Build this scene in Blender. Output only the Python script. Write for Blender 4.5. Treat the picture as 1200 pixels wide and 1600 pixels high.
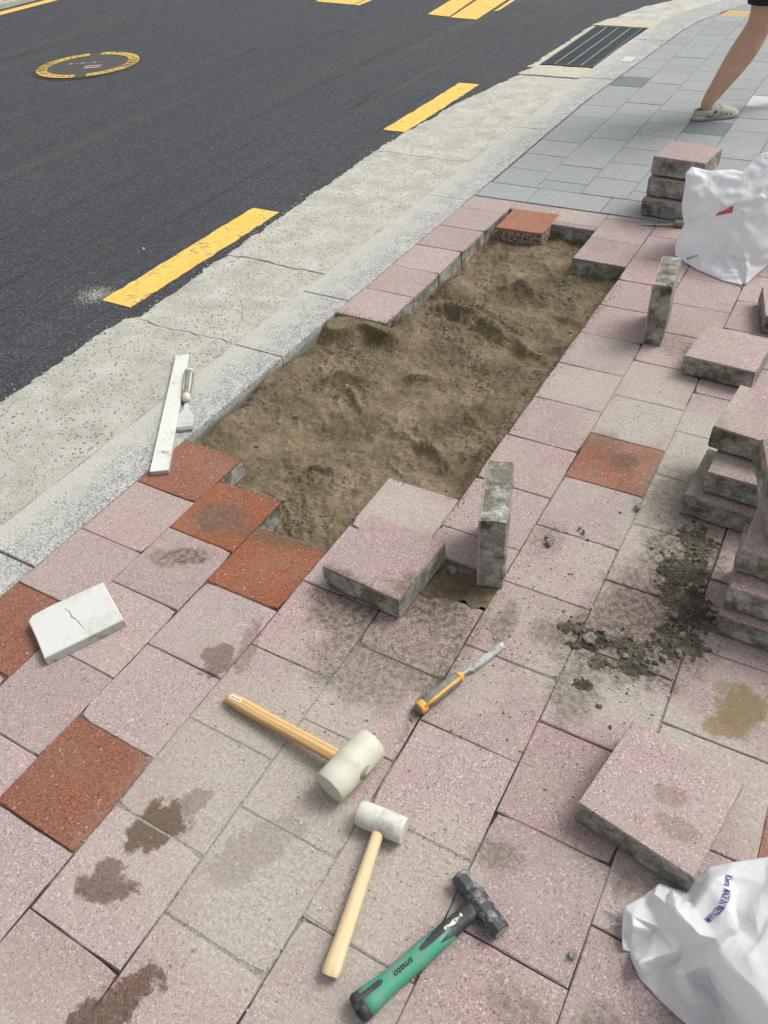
import bpy, bmesh, math, random
import numpy as np
from mathutils import Vector, Matrix, noise as mnoise
from mathutils.bvhtree import BVHTree

for o in list(bpy.data.objects): bpy.data.objects.remove(o)
scene = bpy.context.scene
COL = scene.collection
random.seed(7)
S = 0.25                      # one paving block, metres; u across the footway, v along the kerb
R = math.radians

# ------------------------------------------------------------------ camera
cam_d = bpy.data.cameras.new('camera'); cam = bpy.data.objects.new('camera', cam_d); COL.objects.link(cam)
right = Vector((0.869769654732066, 0.48985611457586103, -0.05951247532999818))
down = Vector((0.29217551989663193, -0.6084197650853389, -0.7378745523641772))
fwd = Vector((-0.3976609275254429, 0.6243928062254904, -0.6723090139611863))
cl = Vector((7.0625182846, -5.0636295846, 6.4149359525)) * S
cam.matrix_world = Matrix(((right.x, -down.x, -fwd.x, cl.x), (right.y, -down.y, -fwd.y, cl.y), (right.z, -down.z, -fwd.z, cl.z), (0, 0, 0, 1)))
cam_d.sensor_fit = 'HORIZONTAL'; cam_d.sensor_width = 36; cam_d.lens = 36 * 1212.7 / 1200
cam_d.clip_start = 0.05; cam_d.clip_end = 500
scene.camera = cam

# ------------------------------------------------------------------ sky, sun, exposure
SUN_EL, SUN_AZ = R(52), R(38)          # azimuth from +v towards +u
world = bpy.data.worlds.new('World'); scene.world = world; world.use_nodes = True
wn = world.node_tree; wn.nodes.clear()
sky = wn.nodes.new('ShaderNodeTexSky'); sky.sky_type = 'NISHITA'; sky.sun_disc = False
sky.sun_elevation = SUN_EL; sky.sun_rotation = SUN_AZ; sky.air_density = 1.0; sky.dust_density = 4.0
hs = wn.nodes.new('ShaderNodeHueSaturation'); hs.inputs['Saturation'].default_value = 0.13
bg = wn.nodes.new('ShaderNodeBackground'); bg.inputs['Strength'].default_value = 0.125
wo = wn.nodes.new('ShaderNodeOutputWorld')
wn.links.new(sky.outputs[0], hs.inputs['Color']); wn.links.new(hs.outputs[0], bg.inputs['Color']); wn.links.new(bg.outputs[0], wo.inputs['Surface'])
sl = bpy.data.lights.new('sun', 'SUN'); sl.energy = 1.45; sl.angle = R(28); sl.color = (1.0, 0.965, 0.91)
so = bpy.data.objects.new('sun', sl); COL.objects.link(so)
sd = Vector((math.sin(SUN_AZ) * math.cos(SUN_EL), math.cos(SUN_AZ) * math.cos(SUN_EL), math.sin(SUN_EL)))
so.rotation_euler = sd.to_track_quat('Z', 'Y').to_euler(); so.location = sd * 20
scene.view_settings.view_transform = 'Standard'; scene.view_settings.look = 'None'
scene.view_settings.exposure = 0.5; scene.view_settings.gamma = 1.0
scene.render.engine = 'CYCLES'

# ------------------------------------------------------------------ node helpers
def nd(nt, typ, ins=None, **props):
    n = nt.nodes.new('ShaderNode' + typ)
    for k, v in props.items(): setattr(n, k, v)
    for k, v in (ins or {}).items():
        if isinstance(v, bpy.types.NodeSocket): nt.links.new(v, n.inputs[k])
        else: n.inputs[k].default_value = v
    return n
def c4(c): return (c[0], c[1], c[2], 1.0)
def f_noise(nt, vec, scale, detail=4, rough=0.55, dist=0.0):
    return nd(nt, 'TexNoise', {'Vector': vec, 'Scale': scale, 'Detail': detail, 'Roughness': rough, 'Distortion': dist}).outputs['Fac']
def f_vor(nt, vec, scale, out='Color', feature='F1', rnd=1.0):
    return nd(nt, 'TexVoronoi', {'Vector': vec, 'Scale': scale, 'Randomness': rnd}, feature=feature).outputs[out]
def f_ramp(nt, fac, stops, interp='LINEAR'):
    n = nd(nt, 'ValToRGB', {'Fac': fac}); cr = n.color_ramp; cr.interpolation = interp
    while len(cr.elements) < len(stops): cr.elements.new(0.5)
    for e, (p, c) in zip(cr.elements, stops): e.position = p; e.color = c4(c) if not isinstance(c, (int, float)) else (c, c, c, 1)
    return n.outputs['Color']
def f_mix(nt, fac, a, b, blend='MIX'):
    n = nt.nodes.new('ShaderNodeMix'); n.data_type = 'RGBA'; n.blend_type = blend
    for i, v in ((0, fac), (6, a), (7, b)):
        if isinstance(v, bpy.types.NodeSocket): nt.links.new(v, n.inputs[i])
        elif i == 0: n.inputs[0].default_value = v
        else: n.inputs[i].default_value = c4(v)
    return n.outputs[2]
def f_math(nt, op, a, b=0.0, clamp=False):
    n = nt.nodes.new('ShaderNodeMath'); n.operation = op; n.use_clamp = clamp
    for i, v in ((0, a), (1, b)):
        if isinstance(v, bpy.types.NodeSocket): nt.links.new(v, n.inputs[i])
        else: n.inputs[i].default_value = v
    return n.outputs[0]
def f_map(nt, v, a, b, c=0.0, d=1.0, smooth=True):
    n = nd(nt, 'MapRange', {'Value': v, 'From Min': a, 'From Max': b, 'To Min': c, 'To Max': d})
    n.interpolation_type = 'SMOOTHSTEP' if smooth else 'LINEAR'
    return n.outputs[0]
def f_stretch(nt, vec, scale, rot=(0, 0, 0)):
    return nd(nt, 'Mapping', {'Vector': vec, 'Scale': scale, 'Rotation': rot}).outputs[0]
def new_mat(name):
    m = bpy.data.materials.new(name); m.use_nodes = True
    nt = m.node_tree; nt.nodes.clear()
    out = nt.nodes.new('ShaderNodeOutputMaterial'); b = nt.nodes.new('ShaderNodeBsdfPrincipled')
    nt.links.new(b.outputs[0], out.inputs['Surface'])
    return m, nt, b
def setin(nt, b, k, v):
    if isinstance(v, bpy.types.NodeSocket): nt.links.new(v, b.inputs[k])
    elif k == 'Base Color': b.inputs[k].default_value = c4(v)
    else: b.inputs[k].default_value = v
def bump(nt, b, h, dist=0.002, strength=1.0):
    n = nd(nt, 'Bump', {'Height': h, 'Distance': dist, 'Strength': strength}); nt.links.new(n.outputs[0], b.inputs['Normal'])
def pos(nt): return nd(nt, 'NewGeometry').outputs['Position']
def objco(nt): return nd(nt, 'TexCoord').outputs['Object']

# ------------------------------------------------------------------ what lies on the paving: damp patches, soil, cement dust (world positions)
ZONE = [lambda u, v, m: v > 2.2 - m, lambda u, v, m: v < 2.2 + m and u < 4.5 + m, lambda u, v, m: v < 2.2 + m and u > 4.5 - m]
def zone_of(u, v): return 0 if v > 2.2 else 1 if u < 4.5 else 2
def blob_group(zone):
    g = bpy.data.node_groups.new('spills', 'ShaderNodeTree')
    g.interface.new_socket('Position', in_out='INPUT', socket_type='NodeSocketVector')
    for k in ('Damp', 'Soil', 'Dust', 'Olive'): g.interface.new_socket(k, in_out='OUTPUT', socket_type='NodeSocketFloat')
    gi = g.nodes.new('NodeGroupInput'); go = g.nodes.new('NodeGroupOutput')
    P = gi.outputs[0]
    n1 = f_noise(g, P, 21, 8, 0.72); n2 = f_noise(g, P, 6, 5, 0.6); n3 = f_noise(g, P, 60, 4, 0.7)
    def field(lst, nz, amp, soft):
        acc = None; lst = [b for b in lst if ZONE[zone](b[0], b[1], max(b[2], b[3]) * 1.6 + .6)]
        for (u, v, ru, rv, a, st) in lst:
            m = nd(g, 'Mapping', {'Vector': P, 'Location': (u * S, v * S, 0), 'Rotation': (0, 0, R(a)), 'Scale': (ru * S, rv * S, 4)}, vector_type='TEXTURE').outputs[0]
            d = nd(g, 'VectorMath', {0: m}, operation='LENGTH').outputs['Value']
            d = f_math(g, 'ADD', d, f_math(g, 'MULTIPLY', f_math(g, 'SUBTRACT', nz, 0.5), amp))
            k = f_math(g, 'MULTIPLY', f_map(g, d, 1.0 + soft, 1.0 - soft), st)
            acc = k if acc is None else f_math(g, 'MAXIMUM', acc, k)
        if acc is None: acc = nd(g, 'Value').outputs[0]; acc.default_value = 0.0
        return acc
    damp = field([(3.47, -3.50, .19, .28, -15, 1), (3.45, -4.10, .26, .12, 18, .9), (3.36, -4.02, .11, .15, 0, .85), (4.14, -4.62, .13, .42, -28, 1), (4.02, -4.95, .14, .3, 0, .95),
                  (2.83, -1.80, .17, .22, 0, .75), (3.0, -1.55, .1, .3, 20, .45), (3.6, -3.2, .1, .25, -20, .5), (4.35, -3.25, .18, .45, -25, .3), (7.25, -1.38, .12, .1, 0, .35), (7.36, -1.62, .15, .1, 0, .35), (7.1, -1.7, .05, .05, 0, .3)], n1, 2.9, .16)
    soil = field([(1.53, -.80, .3, .13, 25, .8), (1.30, -.95, .2, .12, 0, .5), (1.49, -.09, .34, .28, 0, .72), (2.25, -.08, .5, .16, 10, .6), (5.58, 3.08, .17, .17, 0, .95),
                  (5.25, 3.3, .25, .3, 0, .4), (3.55, -.62, .35, .22, 0, .7), (3.9, -.95, .22, .4, -20, .6), (4.35, -.75, .6, .35, 10, .5), (4.6, -.3, .5, .28, 0, .75), (4.75, -.75, .2, .4, 0, .6),
                  (5.25, -.1, .12, .3, 0, .6), (4.2, -1.35, .6, .3, 0, .55), (3.75, -.75, .45, .3, 0, .75), (4.5, -1.0, .6, .3, 0, .6), (4.95, -1.0, .08, .7, 0, .8), (6.6, .6, .6, .8, 0, .8), (6.3, 0.1, .6, .4, 0, .85), (6.65, 1.7, .45, .6, 0, .8), (6.35, 2.6, .35, .6, 0, .5),
                  (6.2, -.5, .25, .4, 0, .6), (5.85, .05, .3, .2, 0, .6), (5.2, 1.3, .2, .3, 0, .35), (6.75, -3.3, .25, .15, 0, .4), (7.28, -3.15, .16, .16, 0, .55), (7.12, -2.1, .1, .12, 0, .45), (6.15, -2.35, .22, .12, 20, .5),
                  (5.45, 6.2, .35, .3, 0, .45), (3.35, 9.3, .3, .4, 0, .2), (5.0, -.6, .12, .9, 0, .4), (4.5, -1.05, .6, .1, 0, .4)], n1, 2.0, .36)
    dust = field([(3.9, -2.6, .8, 1.3, -10, .75), (4.2, -1.6, .7, .8, 0, .45), (3.6, -3.4, .7, .8, 0, .5), (4.6, -3.4, .55, 1.0, -15, .85), (5.4, -3.1, .5, .7, 0, .7), (5.75, -2.55, .4, .4, 0, .6), (5.6, -4.0, .5, .6, 0, .45),
                  (5.5, 4.1, .6, .7, 0, .95), (5.4, 5.1, .6, .5, 0, .7), (4.5, 5.5, .55, .45, 0, .55), (4.6, 4.5, .6, .5, 0, .6), (6.3, 3.6, .4, 1.0, 0, .95), (6.3, 2.4, .5, 1.0, 0, .85), (6.0, -.4, .5, .45, 0, .6), (6.5, -.3, .4, .4, 0, .8),
                  (7.2, -.5, .7, .28, -10, .75), (8.0, -.9, .35, .5, 0, .7), (5.5, .3, .45, .6, 0, .4), (5.3, -.9, .4, .4, 0, .45), (5.9, 1.2, .5, .5, 0, .45), (3.4, -5.6, 1.0, .8, 0, .5), (2.5, -1.6, .4, .35, 0, .35),
                  (2.7, -5.2, .6, .5, 0, .4), (5.3, 2.4, .4, .4, 0, .35), (0.8, 10.4, 1.0, .4, 0, .3), (2.4, 10.4, .8, .4, 0, .5), (3.5, 1.08, .55, .42, 0, .75)], n2, 1.5, .55)
    olive = field([(7.63, -.02, .2, .3, -20, 1), (7.52, -.3, .2, .12, 30, .9), (7.45, .12, .12, .1, 0, .6)], n1, 2.6, .3)
    gr = f_map(g, n3, .4, .6)
    g.links.new(damp, go.inputs[0])
    g.links.new(f_math(g, 'MULTIPLY', f_math(g, 'MULTIPLY', soil, 1.35, True), f_math(g, 'ADD', f_math(g, 'MULTIPLY', gr, .6), .4)), go.inputs[1])
    g.links.new(f_math(g, 'MULTIPLY', f_math(g, 'MULTIPLY', dust, 1.3, True), f_math(g, 'ADD', f_math(g, 'MULTIPLY', gr, .4), .6)), go.inputs[2])
    g.links.new(olive, go.inputs[3])
    return g
SPILLS = [blob_group(z) for z in range(3)]

def paver_mat(name, mid, dark, light, hue_alt, film=.42, speck=560, spills=None, var=.1, top_white=.06):
    m, nt, b = new_mat(name); P = pos(nt)
    oi = nd(nt, 'ObjectInfo')
    rnd = oi.outputs['Random']
    v1 = nd(nt, 'SeparateColor', {0: f_vor(nt, P, speck)}).outputs
    v2 = nd(nt, 'SeparateColor', {0: f_vor(nt, P, speck * .5)}).outputs
    col = f_ramp(nt, v1[0], [(0.0, dark), (0.12, dark), (0.34, mid), (0.66, mid), (0.9, light), (1.0, light)])
    spots = f_map(nt, v2[1], 1 - top_white - .02, 1 - top_white + .02)
    col = f_mix(nt, f_math(nt, 'MULTIPLY', spots, .55), col, (.66, .62, .58))
    pits = f_map(nt, v2[2], 1 - top_white * .8, 1 - top_white * .8 + .02)
    col = f_mix(nt, f_math(nt, 'MULTIPLY', pits, .6), col, (.10, .085, .08))
    low = f_noise(nt, P, 9, 5, .6)
    col = f_mix(nt, f_map(nt, low, .35, .7), col, f_mix(nt, 1.0, col, hue_alt, 'MULTIPLY'))
    g = f_math(nt, 'ADD', f_math(nt, 'MULTIPLY', rnd, var * 2), 1 - var)
    n2 = nd(nt, 'HueSaturation', {'Color': col, 'Value': g, 'Saturation': f_math(nt, 'ADD', .85, f_math(nt, 'MULTIPLY', f_math(nt, 'FRACT', f_math(nt, 'MULTIPLY', rnd, 17.3)), .2))})
    col = n2.outputs[0]
    grime = f_map(nt, f_noise(nt, P, 30, 6, .7), .5, .8)
    col = f_mix(nt, f_math(nt, 'MULTIPLY', grime, .35), col, (.16, .145, .12))
    if spills is not None:
        sp = nd(nt, 'Group'); sp.node_tree = SPILLS[spills]; nt.links.new(P, sp.inputs[0])
        dn = f_noise(nt, P, 140, 3, .7)
        dcol = f_ramp(nt, dn, [(.3, (.28, .255, .205)), (.5, (.42, .395, .335)), (.7, (.54, .515, .45))])
        fm = f_math(nt, 'MULTIPLY', f_map(nt, f_noise(nt, P, 4.5, 6, .68), .42, .72), film)
        col = f_mix(nt, f_math(nt, 'MAXIMUM', f_math(nt, 'MULTIPLY', sp.outputs['Dust'], .9 if film > .3 else .3), fm), col, dcol)
        scol = f_ramp(nt, dn, [(.3, (.06, .052, .038)), (.55, (.12, .1, .07)), (.75, (.2, .17, .125))])
        col = f_mix(nt, f_math(nt, 'MULTIPLY', sp.outputs['Soil'], .9), col, scol)
        col = f_mix(nt, f_math(nt, 'MULTIPLY', sp.outputs['Damp'], f_map(nt, dn, .2, .6, .7, 1.0)), col, f_mix(nt, 1.0, col, (.33, .27, .22), 'MULTIPLY'))
        col = f_mix(nt, f_math(nt, 'MULTIPLY', sp.outputs['Olive'], .8), col, f_mix(nt, .5, f_mix(nt, 1.0, col, (.5, .42, .2), 'MULTIPLY'), (.2, .16, .06)))
    setin(nt, b, 'Base Color', col); setin(nt, b, 'Roughness', .88); setin(nt, b, 'Specular IOR Level', .25)
    h = f_math(nt, 'ADD', f_math(nt, 'MULTIPLY', v1[0], .5), f_math(nt, 'MULTIPLY', f_noise(nt, P, 130, 4, .7), 1.0))
    bump(nt, b, h, .0022, .8)
    return m

M = {}
M['pink'] = [paver_mat('paver_pink', (.395, .289, .276), (.265, .186, .176), (.48, .377, .36), (.94, .92, .94), spills=z) for z in range(3)]
M['red'] = [paver_mat('paver_red', (.27, .097, .053), (.125, .046, .027), (.35, .145, .085), (.88, .88, .88), film=.12, speck=420, var=.08, top_white=.008, spills=z) for z in range(3)]
M['grey'] = paver_mat('paver_grey', (.305, .326, .321), (.215, .232, .23), (.385, .405, .4), (.94, .96, .97), speck=560, var=.045, top_white=.03)
M['slate'] = paver_mat('paver_slate', (.175, .195, .215), (.12, .13, .15), (.22, .24, .26), (.92, .95, .98), speck=560, var=.03, top_white=.01)
M['white_brick'] = paver_mat('paver_white', (.55, .56, .55), (.45, .47, .47), (.62, .62, .62), (.95, .95, .95), speck=560, var=.03, top_white=.02)
M['yellow_brick'] = paver_mat('paver_yellow', (.48, .36, .17), (.38, .28, .14), (.55, .45, .26), (.95, .95, .9), speck=560, var=.03, top_white=.02)

def concrete_side():
    m, nt, b = new_mat('block_concrete'); P = pos(nt); O = objco(nt)
    n1 = f_noise(nt, P, 22, 7, .65); n2 = f_noise(nt, P, 9, 5, .6, .6); n3 = f_noise(nt, P, 150, 4, .7)
    col = f_ramp(nt, n1, [(.3, (.10, .097, .08)), (.43, (.22, .215, .19)), (.55, (.34, .335, .305)), (.72, (.5, .495, .46))])
    col = f_mix(nt, f_map(nt, n2, .5, .6), col, f_mix(nt, 1, col, (.62, .60, .52), 'MULTIPLY'))
    col = f_mix(nt, f_math(nt, 'MULTIPLY', f_map(nt, f_noise(nt, P, 13, 6, .75), .6, .72), .6), col, (.46, .45, .41))
    col = f_mix(nt, f_math(nt, 'MULTIPLY', f_map(nt, n3, .6, .75), .4), col, (.06, .055, .045))
    ag = nd(nt, 'SeparateColor', {0: f_vor(nt, P, 210)}).outputs
    col = f_mix(nt, .42, col, f_mix(nt, 1, col, f_ramp(nt, ag[0], [(0, (.45, .45, .42)), (.5, (1, 1, 1)), (1, (1.7, 1.68, 1.6))]), 'MULTIPLY'))
    setin(nt, b, 'Base Color', col); setin(nt, b, 'Roughness', .9); setin(nt, b, 'Specular IOR Level', .2)
    bump(nt, b, f_math(nt, 'ADD', f_math(nt, 'ADD', n3, f_math(nt, 'MULTIPLY', ag[0], .4)), f_math(nt, 'MULTIPLY', n1, 1.5)), .005, .9)
    return m
M['side'] = concrete_side()
def aggregate_side():
    m, nt, b = new_mat('aggregate_side'); P = pos(nt)
    v = nd(nt, 'SeparateColor', {0: f_vor(nt, P, 190)}).outputs[0]
    col = f_ramp(nt, v, [(0, (.03, .03, .025)), (.3, (.1, .09, .07)), (.5, (.3, .24, .18)), (1, (.5, .42, .33))])
    setin(nt, b, 'Base Color', col); setin(nt, b, 'Roughness', .85)
    bump(nt, b, v, .004, .9); return m
M['agg'] = aggregate_side()
def simple(name, c1, c2, scale=30, rough=.7, bd=.001, detail=5, spec=.4, metal=0.0, coord='obj', lo=.35, hi=.68):
    m, nt, b = new_mat(name); P = objco(nt) if coord == 'obj' else pos(nt)
    n = f_noise(nt, P, scale, detail, .65)
    setin(nt, b, 'Base Color', f_ramp(nt, n, [(lo, c1), (hi, c2)])); setin(nt, b, 'Roughness', rough); setin(nt, b, 'Specular IOR Level', spec); setin(nt, b, 'Metallic', metal)
    if bd: bump(nt, b, f_math(nt, 'ADD', n, f_noise(nt, P, scale * 6, 3, .7)), bd, .8)
    return m
def smudged(name, c, dirt, amount=(.5, .72), scale=25, rough=.6, bd=.0008, spec=.4, metal=0.0, speck=0):
    """painted or moulded surface with dirt patches of its own"""
    m, nt, b = new_mat(name); P = objco(nt)
    n = f_noise(nt, P, scale, 7, .7)
    f = f_map(nt, n, *amount)
    if speck: f = f_math(nt, 'MAXIMUM', f, f_math(nt, 'MULTIPLY', f_map(nt, f_noise(nt, P, speck, 3, .7), .6, .68), f_map(nt, f_noise(nt, P, scale * .5, 3, .6), .42, .6)))
    setin(nt, b, 'Base Color', f_mix(nt, f, c, dirt)); setin(nt, b, 'Roughness', rough); setin(nt, b, 'Specular IOR Level', spec); setin(nt, b, 'Metallic', metal)
    bump(nt, b, n, bd, .7); return m

def asphalt():
    m, nt, b = new_mat('asphalt'); P = pos(nt)
    v = nd(nt, 'SeparateColor', {0: f_vor(nt, P, 130)}).outputs
    d = f_vor(nt, P, 130, 'Distance')
    col = f_ramp(nt, v[0], [(0, (.02, .0225, .027)), (.5, (.036, .040, .0465)), (.9, (.055, .060, .068)), (1, (.11, .115, .12))])
    big = f_noise(nt, P, .9, 6, .65)
    col = f_mix(nt, f_map(nt, big, .38, .68), col, f_mix(nt, 1, col, (1.35, 1.33, 1.3), 'MULTIPLY'))
    st = f_noise(nt, f_stretch(nt, P, (2.6, .05, 1), (0, 0, R(-3))), 1.0, 2, .5)
    line = f_map(nt, f_math(nt, 'ABSOLUTE', f_math(nt, 'SUBTRACT', f_math(nt, 'FRACT', f_math(nt, 'MULTIPLY', st, 7.0)), .5)), .035, .0)
    col = f_mix(nt, f_math(nt, 'MULTIPLY', line, .65), col, (.018, .019, .022))
    st2 = f_noise(nt, f_stretch(nt, P, (3.2, .12, 1), (0, 0, R(3))), 1.0, 4, .6)
    col = f_mix(nt, f_math(nt, 'MULTIPLY', f_map(nt, st2, .52, .7), .35), col, (.085, .085, .084))
    setin(nt, b, 'Base Color', col); setin(nt, b, 'Roughness', f_map(nt, big, .3, .7, .62, .85)); setin(nt, b, 'Specular IOR Level', .35)
    h = f_math(nt, 'ADD', f_math(nt, 'MULTIPLY', d, -1.0), f_math(nt, 'MULTIPLY', f_noise(nt, P, 60, 4, .7), .6))
    h = f_math(nt, 'SUBTRACT', h, f_math(nt, 'MULTIPLY', line, .6))
    bump(nt, b, h, .006, .9); return m
M['asphalt'] = asphalt()
def road_concrete():
    m, nt, b = new_mat('gutter_concrete'); P = pos(nt)
    n = f_noise(nt, P, 7, 7, .65)
    col = f_ramp(nt, n, [(.3, (.44, .43, .37)), (.5, (.57, .56, .49)), (.7, (.68, .67, .60))])
    v = nd(nt, 'SeparateColor', {0: f_vor(nt, P, 62)}).outputs; dv = f_vor(nt, P, 62, 'Distance')
    peb = f_math(nt, 'MULTIPLY', f_map(nt, v[0], .62, .66), f_map(nt, dv, .45, .25))
    area = f_map(nt, f_noise(nt, P, 3.5, 4, .6), .4, .62)
    col = f_mix(nt, f_math(nt, 'MULTIPLY', f_math(nt, 'MULTIPLY', peb, area), .75), col, f_ramp(nt, v[1], [(0, (.13, .13, .125)), (.5, (.25, .235, .21)), (1, (.36, .33, .28))]))
    fine = f_noise(nt, P, 95, 6, .8)
    col = f_mix(nt, f_math(nt, 'MULTIPLY', f_map(nt, fine, .54, .66), .6), col, (.17, .165, .14))
    col = f_mix(nt, f_math(nt, 'MULTIPLY', f_map(nt, fine, .45, .34), .55), col, (.68, .67, .62))
    setin(nt, b, 'Base Color', col); setin(nt, b, 'Roughness', .92); setin(nt, b, 'Specular IOR Level', .2)
    bump(nt, b, f_math(nt, 'ADD', fine, f_math(nt, 'ADD', n, f_math(nt, 'MULTIPLY', peb, .6))), .012, 1.0); return m
M['gutter'] = road_concrete()
def granite():
    m, nt, b = new_mat('kerb_granite'); P = pos(nt)
    v = nd(nt, 'SeparateColor', {0: f_vor(nt, P, 240)}).outputs
    col = f_ramp(nt, v[0], [(0, (.13, .135, .13)), (.22, (.26, .265, .255)), (.6, (.37, .375, .36)), (1, (.54, .545, .525))])
    n = f_noise(nt, P, 8, 6, .65)
    col = f_mix(nt, f_map(nt, n, .4, .7), col, f_mix(nt, 1, col, (1.18, 1.17, 1.12), 'MULTIPLY'))
    col = f_mix(nt, f_math(nt, 'MULTIPLY', f_map(nt, f_noise(nt, P, 26, 7, .75), .5, .66), .35), col, (.22, .215, .19))
    col = f_mix(nt, f_math(nt, 'MULTIPLY', f_map(nt, f_noise(nt, P, 11, 7, .72), .52, .66), .7), col, (.5, .49, .44))
    u = nd(nt, 'SeparateXYZ', {0: P}).outputs[0]
    cem = f_map(nt, f_math(nt, 'ADD', u, f_math(nt, 'MULTIPLY', f_math(nt, 'SUBTRACT', n, .5), .6)), -.07, -.225)
    fine = f_noise(nt, P, 150, 4, .7)
    col = f_mix(nt, f_math(nt, 'MULTIPLY', cem, .85), col, f_ramp(nt, fine, [(.35, (.35, .34, .30)), (.65, (.6, .59, .53))]))
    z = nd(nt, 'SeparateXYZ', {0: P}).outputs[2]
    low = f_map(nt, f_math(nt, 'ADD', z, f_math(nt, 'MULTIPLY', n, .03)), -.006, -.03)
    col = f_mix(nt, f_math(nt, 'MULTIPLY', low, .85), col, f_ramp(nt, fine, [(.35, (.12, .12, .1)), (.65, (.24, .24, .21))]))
    setin(nt, b, 'Base Color', col); setin(nt, b, 'Roughness', .85); setin(nt, b, 'Specular IOR Level', .25)
    bump(nt, b, f_math(nt, 'ADD', v[0], fine), .002, .8); return m
M['granite'] = granite()
def sand_mat(name, stops, scale=16, bd=.006):
    m, nt, b = new_mat(name); P = pos(nt)
    n = f_noise(nt, P, scale * .35, 6, .65); f = f_noise(nt, P, 260, 4, .75); g = f_noise(nt, P, 70, 5, .7)
    col = f_ramp(nt, f_math(nt, 'ADD', f_math(nt, 'MULTIPLY', n, .62), f_math(nt, 'MULTIPLY', g, .38)), stops)
    col = f_mix(nt, f_math(nt, 'MULTIPLY', f_map(nt, f, .55, .72), .4), col, (.05, .041, .029))
    col = f_mix(nt, f_math(nt, 'MULTIPLY', f_map(nt, f, .42, .3), .4), col, (.3, .25, .17))
    setin(nt, b, 'Base Color', col); setin(nt, b, 'Roughness', .95); setin(nt, b, 'Specular IOR Level', .12)
    bump(nt, b, f_math(nt, 'ADD', f_math(nt, 'MULTIPLY', f, .6), g), bd, .8); return m
M['sand'] = sand_mat('bedding_sand', [(.36, (.086, .068, .043)), (.46, (.138, .110, .070)), (.54, (.195, .156, .102)), (.64, (.275, .222, .147))])
M['crumb'] = simple('sand_crumb', (.15, .12, .078), (.29, .235, .16), 60, .95, 0, 3, .1, coord='pos')
M['soil'] = sand_mat('damp_soil', [(.33, (.036, .032, .024)), (.45, (.075, .066, .049)), (.55, (.135, .118, .09)), (.66, (.25, .226, .18))], 40, .008)
def joint_mat(z):
    m, nt, b = new_mat('joint_filler'); P = pos(nt)
    sp = nd(nt, 'Group'); sp.node_tree = SPILLS[z]; nt.links.new(P, sp.inputs[0])
    n = f_noise(nt, P, 7, 6, .65); f = f_noise(nt, P, 160, 3, .7)
    col = f_ramp(nt, n, [(.4, (.022, .02, .018)), (.55, (.08, .072, .06)), (.68, (.25, .23, .195))])
    col = f_mix(nt, f_map(nt, sp.outputs['Dust'], .1, .5), col, f_ramp(nt, f, [(.35, (.17, .16, .135)), (.65, (.36, .345, .3))]))
    col = f_mix(nt, sp.outputs['Soil'], col, (.09, .075, .052))
    setin(nt, b, 'Base Color', col); setin(nt, b, 'Roughness', .95); setin(nt, b, 'Specular IOR Level', .1)
    bump(nt, b, f, .003, .8); return m
M['joints'] = [joint_mat(z) for z in range(3)]; M['joint'] = M['joints'][1]
M['gjoint'] = simple('grey_joint', (.035, .037, .038), (.12, .125, .125), 9, .95, .002, 6, .1, coord='pos')
M['base'] = simple('dirt_base', (.06, .055, .045), (.14, .12, .09), 20, .95, .003, 6, .1, coord='pos')
M['clod'] = simple('soil_clod', (.06, .054, .042), (.2, .18, .14), 50, .95, 0, 3, .1, coord='pos')
M['grit'] = simple('grit', (.2, .19, .17), (.6, .58, .53), 90, .9, 0, 2, .2, coord='pos', lo=.3, hi=.7)
M['stone'] = simple('stone', (.12, .115, .1), (.33, .315, .28), 60, .9, .001, 4, .2, coord='pos')
def yellow_paint():
    m, nt, b = new_mat('road_paint_yellow'); P = pos(nt)
    n = f_noise(nt, P, 45, 6, .75); g = f_noise(nt, P, 6, 5, .6)
    col = f_ramp(nt, g, [(.3, (.72, .44, .075)), (.7, (.80, .53, .12))])
    wear = f_map(nt, f_math(nt, 'ADD', n, f_math(nt, 'MULTIPLY', g, .35)), .70, .84)
    col = f_mix(nt, f_math(nt, 'MULTIPLY', f_map(nt, f_noise(nt, P, 14, 6, .7), .5, .75), .3), col, (.42, .27, .07))
    col = f_mix(nt, f_math(nt, 'MULTIPLY', wear, .8), col, (.1, .09, .07))
    setin(nt, b, 'Base Color', col); setin(nt, b, 'Roughness', .7)
    bump(nt, b, f_noise(nt, P, 130, 3, .7), .003, .7); return m
M['yellow'] = yellow_paint()
M['yellow_d'] = smudged('worn_ring_paint', (.56, .36, .07), (.16, .13, .06), (.48, .66), 22, .75, .001, speck=60)
M['iron'] = simple('cast_iron', (.035, .033, .03), (.075, .07, .062), 60, .6, .001, 4, .4)
M['iron2'] = simple('cast_iron_dark', (.02, .02, .02), (.045, .043, .04), 60, .7, .001, 4, .4)
M['grate'] = simple('galvanised_grate', (.065, .085, .09), (.10, .125, .13), 60, .6, 0, 4, .4, .1)
M['grate_l'] = simple('galvanised_bar', (.18, .2, .2), (.32, .34, .34), 60, .55, 0, 4, .5, .3)
M['drain'] = simple('drain_dark', (.03, .032, .032), (.06, .06, .058), 20, .9, 0)
M['cement'] = simple('cement_patch', (.40, .37, .29), (.58, .55, .46), 26, .92, .004, 6, .2, coord='pos')
M['faded'] = simple('faded_mark', (.33, .2, .2), (.47, .32, .31), 60, .8, 0)
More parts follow.
